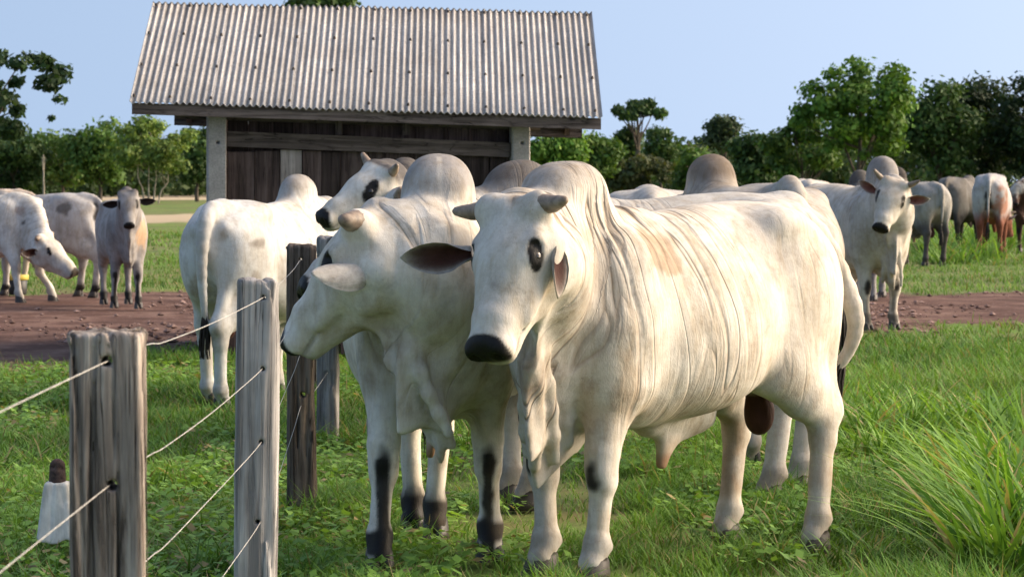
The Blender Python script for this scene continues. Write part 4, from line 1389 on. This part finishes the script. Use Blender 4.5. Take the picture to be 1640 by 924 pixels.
def build_fence():
    PX = [(184, 6.05), (407, 9.4), (483, 14.1), (525, 18.1)]
    P = [(gx(a, d), d) for a, d in PX]
    fence_post('thick weathered brown post with a square top, nearest of the fence posts', P[0][0], P[0][1], .146, .14, 1.235, M_POST_A, [(.005, 1.178, .0105), (.012, .935, .0105)], rz=.02, tilt=-.012, seed=1, rough=.0062, vox=.005, top_round=.012)
    fence_post('tall smooth grey post, second from us along the wire fence', P[1][0], P[1][1], .118, .13, 1.23, M_POST_B, [(.02, 1.175, .007), (.02, .958, .007), (.018, .735, .007), (.01, .492, .007)], tilt=.012, seed=2, rough=.0045, vox=.005)
    fence_post('dark brown post with a rotted foot below the bull\'s muzzle', P[2][0], P[2][1], .130, .13, 1.235, M_POST_C, [(0, 1.17, .008), (0, .95, .008), (.01, .55, .012)], tilt=.0, seed=3, vox=.008)
    fence_post('pale grey post farthest along the wire fence, behind the dark post', P[3][0], P[3][1], .125, .13, 1.2, M_POST_B, [(.0, 1.1, .009), (.0, .8, .009)], seed=4, vox=.009)
    t = NT('galvanised_wire')
    nz = t.noise(t.coord('Object'), 30, 3)
    M_WIRE = t.done(t.ramp(nz, [(.3, (.30, .28, .25)), (.7, (.56, .53, .48))]), .5, None, .4, Metallic=.25)
    names = ['topmost wire of the fence, strung through the upper post holes', 'second wire from the top of the fence', 'third wire from the top of the fence', 'lowest wire of the fence, near the grass']
    HZ = [(1.178, 1.175, 1.17, 1.1), (.935, .958, .95, .8), (.715, .735, .74, .6), (.47, .492, .5, .4)]
    for k in range(4):
        pts = [(P[0][0] + .02, 1.2, HZ[k][0] - .01)]
        for i in range(4):
            z = HZ[k][i]
            x = P[i][0] + (.008, .018, 0, 0)[i] + z * (-.012, .012, 0, 0)[i]
            if i:
                a = pts[-1]
                for q in (.25, .5, .75):
                    sag = -.012 * 4 * q * (1 - q)
                    pts.append((a[0] + (x - a[0]) * q + random.uniform(-.002, .002), a[1] + (P[i][1] - a[1]) * q, a[2] + (z - a[2]) * q + sag + random.uniform(-.0015, .0015)))
            pts.append((x, P[i][1], z))
        mb = MB()
        mb.tube(smooth_path(pts, 70), .0012, 6)
        o = mb.build('fence_wire', M_WIRE, None, True)
        tag(o, names[k], 'wire', 'wires of the fence')
    # short concrete stub with a rusty cap
    rt = empty('concrete_stub', (gx(92, 12.4), 12.4, 0))
    tag(rt, 'short pale concrete stub with a brown cap standing alone in the grass', 'stub')
    f = Field((-.13, -.13, .0), (.13, .13, .36), .007)
    sl_, X, Y, Z = f.region(f.lo, f.lo + f.n * .007)
    hw = .048 + (.32 - Z) * .118 + .02 * np.clip(.12 - Z, 0, 1)
    r = .014
    qx = np.abs(X) - hw + r; qy = np.abs(Y) - hw + r; qz = np.abs(Z - .15) - .165 + r
    d = np.sqrt(np.maximum(qx, 0) ** 2 + np.maximum(qy, 0) ** 2 + np.maximum(qz, 0) ** 2) + np.minimum(np.maximum(qx, np.maximum(qy, qz)), 0) - r
    sh = d.shape
    pts = np.stack([np.broadcast_to(a, sh).ravel() for a in (X, Y, Z)], 1)
    d = d + (fbm(pts * V3(40, 40, 8), 5, 3).reshape(sh) - .5) * .008 + np.clip(1 - np.abs(vnoise(pts * V3(30, 30, 2), 8).reshape(sh) - .5) * 9, 0, 1) * .006
    jag = .05 + .05 * vnoise(pts * V3(22, 22, 0), 3).reshape(sh)
    d = np.maximum(d, jag - np.broadcast_to(Z, sh))
    f.F[sl_] = d.astype(np.float32)
    v, q = surface_nets(f.F, f.lo, .007)
    t = NT('pale_concrete')
    co = t.coord('Object')
    a = t.noise(co, 9, 5, .65)
    t.done(t.mix(t.ramp(t.noise(t.mapping(co, (30, 30, 3)), 1, 3), [(.45, 0.), (.7, .5)]), t.ramp(a, [(.3, (.60, .56, .50)), (.7, (.82, .78, .70))]), (.25, .22, .18)), .9, t.bump(a, .5, .01), .15)
    obj('shaft', np_mesh('shaft', relax(v, q, 1, .4), q), t.m, rt)
    mb = MB()
    f = Field((-.06, -.06, .28), (.06, .06, .42), .006)
    f.cap((0, 0, .30), (0, 0, .375), (.036, .036), (.032, .032), up=(0, 1, 0), k=.01)
    f.ell((-.012, -.036, .375), (.011, .02, .013), k=.006, op='s')
    f.ell((.020, -.036, .365), (.010, .02, .012), k=.006, op='s')
    v, q = surface_nets(f.F, f.lo, .006)
    t = NT('rusty_cap')
    a = t.noise(t.coord('Object'), 60, 4, .6)
    t.done(t.ramp(a, [(.3, (.035, .024, .02)), (.6, (.10, .062, .05)), (.8, (.17, .12, .10))]), .8, t.bump(a, .5, .006), .2)
    obj('cap', np_mesh('cap', relax(v, q, 1, .4), q), t.m, rt)

build_fence()

# ------------------------------------------------------------------ shed
M_PLANK = mat_wood('shed_plank', (.028, .018, .016), (.066, .044, .040), (.12, .088, .080), (18, 18, 1.1), rnd=.55)
M_PLANK_PALE = mat_wood('shed_plank_pale', (.14, .118, .11), (.25, .215, .20), (.36, .315, .295), (18, 18, 1.1), rnd=.3)
M_BEAM = mat_wood('shed_beam', (.05, .038, .033), (.11, .085, .075), (.19, .15, .135), (1.2, 20, 20), rnd=.3)

def build_shed():
    sh = empty('shed', (-1.25, 27.5, 0))
    tag(sh, 'dark plank shed with a grey corrugated roof behind the bulls', 'shed')
    org = V3(-1.25, 27.5, 0)
    eL, eR, rL, rR = V3(-3.25, 26.0, 2.19), V3(.787, 26.6, 2.07), V3(-3.286, 28.0, 3.14), V3(.747, 28.6, 3.08)
    bL, bR = V3(-3.32, 30.0, 2.17), V3(.71, 30.6, 2.05)
    # roof: corrugated sheets, each lapped over the next
    t = NT('fibre_cement')
    co = t.coord('Object')
    st = t.noise(t.mapping(co, (26, 1.2, 1.2)), 1, 5, .65)
    sp = t.noise(co, 60, 4, .7)
    bl = t.noise(co, 2.2, 4, .6)
    c = t.ramp(st, [(.3, (.31, .295, .28)), (.55, (.47, .45, .43)), (.75, (.61, .59, .565))])
    c = t.mix(t.ramp(sp, [(.45, 0.), (.7, .75)]), c, (.13, .112, .10))
    c = t.mix(t.ramp(bl, [(.5, 0.), (.75, .35)]), c, (.20, .17, .15))
    c = t.mix(1., c, t.ramp(t.rnd(), [(0., .85), (1., 1.1)]), 'MULTIPLY')
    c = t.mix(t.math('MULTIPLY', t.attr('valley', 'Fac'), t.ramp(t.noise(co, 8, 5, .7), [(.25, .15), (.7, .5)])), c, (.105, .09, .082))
    M_ROOF = t.done(c, .85, t.bump(t.math('ADD', sp, st), .25, .006), .25)
    t = NT('roof_screw')
    nz = t.noise(t.coord('Object'), 50, 3)
    M_SCREW = t.done(t.ramp(nz, [(.3, (.04, .035, .03)), (.7, (.12, .10, .09))]), .6, None, .4, Metallic=.5)
    roof = empty('roof'); roof.parent = sh
    n_c = 72
    nsheet = 12
    def surf(side, u, v):
        a, b = (eL * (1 - u) + eR * u, rL * (1 - u) + rR * u) if side == 0 else (bL * (1 - u) + bR * u, rL * (1 - u) + rR * u)
        return a * (1 - v) + b * v
    scr = MB()
    for side in (0, 1):
        for i in range(nsheet):
            u0, u1 = i / nsheet - (.25 / n_c if i else 0), (i + 1) / nsheet + .25 / n_c * (i < nsheet - 1)
            nu = 6 * 9 + 5; nv = 5
            V, C, VA = [], [], []
            lift = .004 + (.0035 if i % 2 else 0)
            off = V3(0, random.uniform(-.006, .006), 0)
            for lay in (0, 1):
                for a in range(nv):
                    v = a / (nv - 1) * 1.012 - .006
                    for b in range(nu):
                        u = u0 + (u1 - u0) * b / (nu - 1)
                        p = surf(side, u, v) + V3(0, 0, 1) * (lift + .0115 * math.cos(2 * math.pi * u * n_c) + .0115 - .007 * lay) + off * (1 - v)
                        p[2] += .004 * math.sin(u * 9 + v * 3)
                        V.append(p - org)
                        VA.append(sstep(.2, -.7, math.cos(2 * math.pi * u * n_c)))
            Fq = []
            o = nu * nv
            for a in range(nv - 1):
                for b in range(nu - 1):
                    k = a * nu + b
                    q = (k, k + 1, k + nu + 1, k + nu)
                    Fq.append(q if side == 0 else q[::-1])
                    q = tuple(o + z for z in q)
                    Fq.append(q[::-1] if side == 0 else q)
            for b in range(nu - 1):
                Fq.append((b, o + b, o + b + 1, b + 1)); k = (nv - 1) * nu + b; Fq.append((k, k + 1, o + k + 1, o + k))
            for a in range(nv - 1):
                for b in (0, nu - 1):
                    k = a * nu + b; Fq.append((k, k + nu, o + k + nu, o + k))
            rm = np_mesh('roof_sheet', V, Fq)
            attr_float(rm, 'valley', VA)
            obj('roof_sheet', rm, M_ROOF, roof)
        if side == 0:
            for i in range(nsheet + 1):
                uu = (round((i / nsheet) * n_c * .999 + (.0 if i < nsheet else -.6)) + (0.0 if i else 0.6)) / n_c
                for v in (.035, .34, .66, .96):
                    p = surf(0, uu, v) + V3(random.uniform(-.006, .006), 0, .026) - org
                    scr.tube([p, p + V3(0, -.008, .022)], [.014, .009], 8)
    o = scr.build('screws', M_SCREW, sh); o['kind'] = 'stuff'
    # ridge cap
    mb = MB()
    for (a, b) in ((0, .5), (.5, 1)):
        A, B = rL * (1 - a) + rR * a - org, rL * (1 - b) + rR * b - org
        e = unit(B - A)
    # fascia and plates
    def board(name, a, b, hgt, thk, mat=M_BEAM):
        a, b = V3(a) - org, V3(b) - org
        e = unit(b - a); L = np.linalg.norm(b - a)
        yv = unit(np.cross((0, 0, 1), e)); zv = np.cross(e, yv)
        m = MB(); m.box((0, 0, 0), (L, thk, hgt), jit=.003)
        o = m.build(name, mat, sh)
        c = (a + b) / 2
        o.matrix_local = Matrix(((e[0], yv[0], zv[0], c[0]), (e[1], yv[1], zv[1], c[1]), (e[2], yv[2], zv[2], c[2]), (0, 0, 0, 1)))
        return o
    board('fascia_board', eL + V3(.015, .05, -.045), eR + V3(-.015, .05, -.045), .095, .035)
    board('fascia_board', bL + V3(.015, -.05, -.045), bR + V3(-.015, -.05, -.045), .095, .035)
    pl0, pl1 = V3(-2.93, 26.56, 2.13), V3(.25, 27.02, 2.03)
    board('wall_plate', pl0, pl1, .12, .09)
    board('wall_plate', V3(-2.93, 29.6, 2.2), V3(.25, 30.0, 2.1), .12, .09)
    for k in range(6):
        u = .04 + .92 * k / 5
        board('rafter', surf(0, u, .02) - V3(0, 0, .055), surf(0, u, .99) - V3(0, 0, .055), .09, .05)
        board('rafter', surf(1, u, .02) - V3(0, 0, .055), surf(1, u, .98) - V3(0, 0, .055), .09, .05)
    # concrete corner posts
    t = NT('post_concrete')
    co = t.coord('Object')
    a = t.noise(co, 5, 5, .65); b = t.noise(co, 70, 3, .6)
    c = t.mix(t.ramp(b, [(.4, 0.), (.75, .5)]), t.ramp(a, [(.3, (.27, .25, .235)), (.7, (.42, .39, .36))]), (.12, .11, .10))
    M_CPOST = t.done(c, .9, t.bump(b, .3, .006), .2)
    for (x, y, top) in ((-2.556, 26.45, 2.12), (.068, 26.87, 2.03), (-2.58, 29.6, 2.13), (.05, 30.0, 2.03)):
        f = Field((-.13, -.13, -.03), (.13, .13, top + .03), .012)
        sl_, X, Y, Z = f.region(f.lo, f.lo + f.n * .012)
        qx, qy, qz = np.abs(X) - .083 + .012, np.abs(Y) - .083 + .012, np.abs(Z - top / 2) - top / 2 - .02 + .012
        f.F[sl_] = (np.sqrt(np.maximum(qx, 0) ** 2 + np.maximum(qy, 0) ** 2 + np.maximum(qz, 0) ** 2) + np.minimum(np.maximum(qx, np.maximum(qy, qz)), 0) - .012).astype(np.float32)
        f.cap((.01, -.2, 1.86), (.01, -.05, 1.86), .016, .016, k=.006, op='s')
        v, q = surface_nets(f.F, f.lo, .012)
        o = obj('post', np_mesh('post', v, q), M_CPOST, sh)
        o.location = tuple(V3(x, y, 0) - org)
        o.rotation_euler = (0, 0, .14)
    # walls of upright planks; the front has a rail, with recessed boards above it
    def planks(a, b, z0, z1, wdt, depth, pale=(), top=None):
        a, b = V3(a), V3(b)
        L = np.linalg.norm(b - a); e = unit(b - a)
        x = 0.0; k = 0
        yaw = math.atan2(e[1], e[0])
        while x < L - .02:
            wv = min(wdt * random.uniform(.72, 1.15), L - x)
            m = MB()
            h = z1 - z0 - (random.uniform(0, .03) if not top else 0)
            m.box((0, 0, 0), (wv - .012, .025, h), jit=.004)
            c = a + e * (x + wv / 2) + V3(0, 0, z0 + h / 2) - org
            o = m.build('plank', M_PLANK_PALE if k in pale else M_PLANK, sh)
            o.location = tuple(c + V3(-e[1], e[0], 0) * (depth + random.uniform(-.006, .006)))
            o.rotation_euler = (0, 0, yaw)
            x += wv; k += 1
    A, B = V3(-2.47, 26.52, 0), V3(-.02, 26.86, 0)
    planks(A, B, .02, 1.80, .225, .03, pale=(2,))
    planks(A, B, 1.78, 2.12, .26, .11)
    board('rail', A + V3(0, -.02, 1.895), B + V3(0, -.02, 1.80), .13, .05)
    for (x_, w_) in ((.39, .06), (.63, .06)):
        p = A * (1 - x_) + B * x_
        board('batten', p + V3(0, .06, 1.93), p + V3(.0001, .06, 2.12), .06, .05)
    planks(V3(-2.56, 29.55, 0), V3(-2.54, 26.55, 0), .02, 2.1, .23, .02)
    planks(V3(.06, 26.95, 0), V3(.04, 29.95, 0), .02, 2.0, .23, .02)
    planks(V3(0, 29.98, 0), V3(-2.5, 29.6, 0), .02, 2.1, .23, .0)

build_shed()

def build_bucket():
    rt = empty('feed_bucket', (gx(26, 41.2), 41.2, 0))
    tag(rt, 'dark bucket with a yellow rim on the earth behind the grazing cow', 'bucket')
    def lathe(name, prof, mat):
        V, F, n = [], [], 20
        for (r, z) in prof:
            for k in range(n):
                a = 2 * math.pi * k / n
                V.append((r * math.cos(a), r * math.sin(a), z))
        for i in range(len(prof) - 1):
            for k in range(n):
                j = (k + 1) % n
                F.append((i * n + k, i * n + j, (i + 1) * n + j, (i + 1) * n + k))
        obj(name, np_mesh(name, V, F), mat, rt)
    lathe('body', [(.001, 0), (.13, 0), (.14, .02), (.155, .26), (.145, .26), (.13, .03), (.001, .03)], mat_dark('bucket_black', (.012, .012, .012), .5, .4))
    lathe('rim', [(.1565, .20), (.166, .205), (.170, .255), (.164, .268), (.143, .264)], mat_dark('bucket_yellow', (.34, .27, .05), .5, .4))
build_bucket()
# ------------------------------------------------------------------ trees
def mat_leaf(name):
    t = NT(name)
    c = t.attr('col')
    t.done(c, 0.6, None, 0.2)
    tr = t.n('ShaderNodeBsdfTranslucent')
    t.put(tr.inputs[0], t.mix(1.0, c, (1.0, 1.0, 0.4), 'MULTIPLY'))
    mx = t.n('ShaderNodeMixShader')
    mx.inputs[0].default_value = 0.3
    t.t.links.new(t.b.outputs[0], mx.inputs[1]); t.t.links.new(tr.outputs[0], mx.inputs[2]); t.t.links.new(mx.outputs[0], t.out.inputs[0])
    return t.m
M_LEAF = mat_leaf('leaf')

def mat_bark(name, c0, c1):
    t = NT(name)
    a = t.noise(t.mapping(t.coord('Object'), (6, 6, 1.2)), 1, 5, .6)
    return t.done(t.ramp(a, [(.3, c0), (.7, c1)]), .9, t.bump(a, .5, .05), .1)
M_BARK = mat_bark('bark', (.05, .04, .032), (.14, .115, .09))
M_BARK_PALE = mat_bark('pale_bark', (.20, .17, .13), (.42, .37, .30))

def leaves(C, R, n, size, col, var=.45, seed=0):
    """leaf quads in lobes: C (k,3) centres, R (k,3) radii"""
    rg = np.random.default_rng(seed)
    k = len(C)
    wts = R.prod(1) ** .7; wts /= wts.sum()
    li = rg.choice(k, n, p=wts)
    d = rg.normal(size=(n, 3)); d /= np.linalg.norm(d, axis=1, keepdims=True)
    rr = rg.random(n) ** .45
    P = C[li] + d * R[li] * rr[:, None] * (1 + .18 * rg.normal(size=(n, 1)))
    nrm = d * .8 + rg.normal(size=(n, 3)) * .55 + V3(0, 0, .35)
    nrm /= np.linalg.norm(nrm, axis=1, keepdims=True)
    a = np.cross(nrm, rg.normal(size=(n, 3))); a /= np.linalg.norm(a, axis=1, keepdims=True)
    b = np.cross(nrm, a)
    s = size * (.5 + .9 * rg.random(n))[:, None]
    V = np.stack([P - a * s * .62, P - b * s * .36 + a * s * .05, P + a * s * .62, P + b * s * .36 + a * s * .05], 1).reshape(-1, 3)
    lobe = .75 + .5 * rg.random(k)
    f = lobe[li] * (1 - var / 2 + var * rg.random(n))
    tint = rg.random((n, 1))
    cc = 1.75 * V3(col)[None] * f[:, None] * (1 + (tint - .5) * V3(.5, .15, .1)[None])
    return V, np.arange(n * 4).reshape(-1, 4), np.repeat(cc, 4, 0)

def tree(label, px, d, y_top, y_bot, half, col, n=4500, leaf=.30, lobes=34, lobe_r=.24, trunk_w=.012, bark=None, base_y=None, shape='round', seed=1, trunks=1, group=None, name='tree', dead=False, depth=.8, cat='tree'):
    """crown placed by its outline in the photograph at distance d"""
    rg = random.Random(seed); ng = np.random.default_rng(seed)
    X = gx(px, d)
    zt, zb = CAMH - (y_top - HOR) / FPX * d, CAMH - (y_bot - HOR) / FPX * d
    zb = max(zb, .3)
    rx = half * 1.12 / FPX * d; rz = (zt - zb) / 2; cz = (zt + zb) / 2
    rt = empty(name, (X, d, 0))
    tag(rt, label, cat, group)
    H_ = zt
    # lobes spread through the crown
    C, R = [], []
    lr = lobe_r * min(rx, rz) * (1.25 if shape == 'round' else 1.0)
    for i in range(lobes):
        for _ in range(30):
            p = ng.uniform(-1, 1, 3)
            q = np.linalg.norm(p)
            if shape == 'flat': ok = q < 1 and (p[2] > -.2 + .9 * abs(p[0]) - .8)
            elif shape == 'dome': ok = q < 1 and p[2] > -.75
            else: ok = .25 < q < 1
            if ok: break
        s = ng.choice([.5, .75, 1.0, 1.3, 1.6])
        C.append((p[0] * (rx - lr * .6), p[1] * (rx * depth - lr * .6), cz + p[2] * (rz - lr * .55)))
        R.append((lr * s * 1.15, lr * s * 1.15, lr * s * .78))
    C, R = np.array(C), np.array(R)
    bk = bark or M_BARK
    mb = MB()
    tw = max(trunk_w * H_ * 2.2, .08)
    tips = list(range(len(C))); rg.shuffle(tips)
    for k in range(trunks):
        ox = (k - (trunks - 1) / 2) * tw * 2.4
        fork = V3(ox * 2.2 + rg.uniform(-.06, .06) * rx, 0, max(zb * .75, .25 * H_) + rg.uniform(0, .1) * H_)
        path = smooth_path([(ox, 0, -.2), (ox * 1.4 + rg.uniform(-.03, .03) * rx, 0, fork[2] * .5), fork, (fork[0] + rg.uniform(-.12, .12) * rx, 0, cz + .5 * rz)], 9)
        mb.tube(path, [tw / math.sqrt(trunks) * (1.15 - .95 * i / 8) for i in range(9)], 7)
        for j in tips[k::trunks][:max(5, 16 // trunks)]:
            t0 = path[rg.randrange(4, 8)]
            mid = (t0 + C[j]) / 2 + V3(rg.uniform(-.05, .05) * rx, rg.uniform(-.05, .05) * rx, -.06 * rz)
            r0 = tw * .34 / math.sqrt(trunks)
            mb.tube(smooth_path([t0, mid, C[j]], 6), [r0 * (1 - .75 * i / 5) for i in range(6)], 5)
    mb.build('trunk', bk, rt, True)
    if not dead:
        V, Q, CC = leaves(C, R, int(n * 1.5), leaf, col, seed=seed)
        m = np_mesh('crown', V, Q, False)
        attr_color(m, 'col', CC)
        o = obj('crown', m, M_LEAF, rt)
        o['kind'] = 'stuff'
    return rt

DG, MG, LG, BG = (.030, .055, .016), (.048, .086, .018), (.11, .16, .036), (.07, .13, .02)
def build_trees():
    # left side
    tree('dark-leaved tree reaching in at the left edge, sky between its branches', -70, 95, 60, 235, 178, (.018, .034, .012), 4200, .19, 60, .12, .014, seed=1, depth=.6)
    tree('pale green spreading tree with several light slender stems, left of the shed', 242, 210, 188, 288, 74, (.085, .125, .030), 5200, .26, 46, .26, .010, M_BARK_PALE, seed=2, trunks=4, shape='dome')
    tree('rounded dark tree beside the pale green spreading tree, left of the shed', 160, 240, 190, 300, 58, MG, 3600, .34, 30, .28, seed=3)
    tree('bushy tree low in the left treeline behind the lean cow', 100, 250, 212, 302, 56, MG, 3600, .34, 30, .28, seed=4)
    tree('bushy dark tree at the far left above the tan-patched cow', 25, 240, 206, 302, 70, DG, 3800, .34, 32, .28, seed=5)
    tree('dark tree between the pale green tree and the shed', 316, 230, 190, 300, 44, DG, 3000, .32, 26, .28, seed=6)
    tree('bare pale dead trunk standing in front of the left treeline', 70, 190, 245, 262, 5, DG, 10, .1, 5, .3, .010, M_BARK_PALE, seed=7, dead=True)
    tree('tree top rising behind the ridge of the shed roof', 505, 120, -22, 80, 72, (.030, .055, .014), 4200, .22, 40, .22, seed=8)
    # right of the shed
    tree('sunlit bushy tree just right of the shed post', 885, 190, 203, 300, 48, BG, 4200, .26, 36, .26, seed=9)
    tree('dark bushy tree next to the roof corner', 950, 215, 212, 300, 40, MG, 3400, .30, 30, .26, seed=10)
    tree('tall tree with a flat umbrella crown over the treeline', 1020, 260, 159, 200, 39, DG, 2600, .34, 22, .34, .016, seed=11, shape='flat')
    tree('leafy lower stems below the flat umbrella crown', 1012, 262, 200, 262, 22, DG, 900, .34, 14, .3, .008, seed=12)
    tree('slim pointed tree right of the flat-crowned tree', 1058, 250, 194, 280, 26, DG, 1900, .34, 22, .34, .010, seed=13)
    tree('tall slender tree with a loose open crown in the middle of the treeline', 1160, 270, 179, 245, 30, (.030, .046, .020), 2000, .34, 22, .34, .012, seed=14, shape='dome')
    tree('leafless branches poking above the middle of the treeline', 1102, 260, 214, 258, 16, DG, 10, .1, 9, .3, .004, seed=15, dead=True)
    tree('low round tree at the foot of the slender open-crowned tree', 1110, 255, 232, 304, 46, MG, 3000, .34, 28, .28, seed=16)
    tree('olive-brown bushy tree under the flat umbrella crown', 1015, 225, 242, 306, 58, (.050, .058, .024), 3600, .32, 30, .28, seed=17)
    tree('dark round tree between the slender tree and the large leafy tree', 1218, 225, 210, 300, 44, DG, 3200, .32, 28, .28, seed=18)
    tree('large leafy bright green tree with an uneven crown, tallest on the right', 1372, 180, 94, 262, 97, (.052, .100, .016), 7600, .30, 54, .17, .014, seed=19, depth=.85)
    tree('low bright spreading limb of trees left of the large leafy tree', 1285, 190, 185, 290, 56, MG, 4200, .28, 34, .24, seed=20)
    tree('dark dense tree right behind the large leafy tree', 1505, 215, 122, 300, 70, (.026, .050, .013), 5600, .32, 44, .24, seed=21)
    tree('very dark tree with spiky top near the right edge', 1582, 220, 118, 305, 66, (.016, .028, .011), 5200, .32, 44, .22, seed=22)
    tree('very dark tree cut by the right edge of the picture', 1655, 215, 116, 305, 72, (.014, .026, .010), 5200, .32, 44, .22, seed=23)
    # far wood behind everything
    rg = np.random.default_rng(5)
    C, R = [], []
    for i in range(1500):
        px = rg.uniform(-900, 2500); d = rg.uniform(290, 360)
        top = 226 + 24 * vnoise(np.array([[px / 60, 0, 0]]), 3)[0]
        if px > 1380: top -= 45 * min(1, max(0, (2100 - px) / 200))
        y = rg.uniform(top, 306)
        p = at(px, y, d)
        C.append((p.x, p.y, max(p.z, .5))); r = rg.uniform(1.0, 2.0); R.append((r * 1.3, r * 1.3, r * .9))
    V, Q, CC = leaves(np.array(C), np.array(R), 130000, .64, (.030, .052, .017), seed=9)
    m = np_mesh('far_wood', V, Q, False)
    attr_color(m, 'col', CC)
    tag(obj('far_wood', m, M_LEAF), 'dark green far-off wood along the horizon', 'wood', kind='stuff')

build_trees()
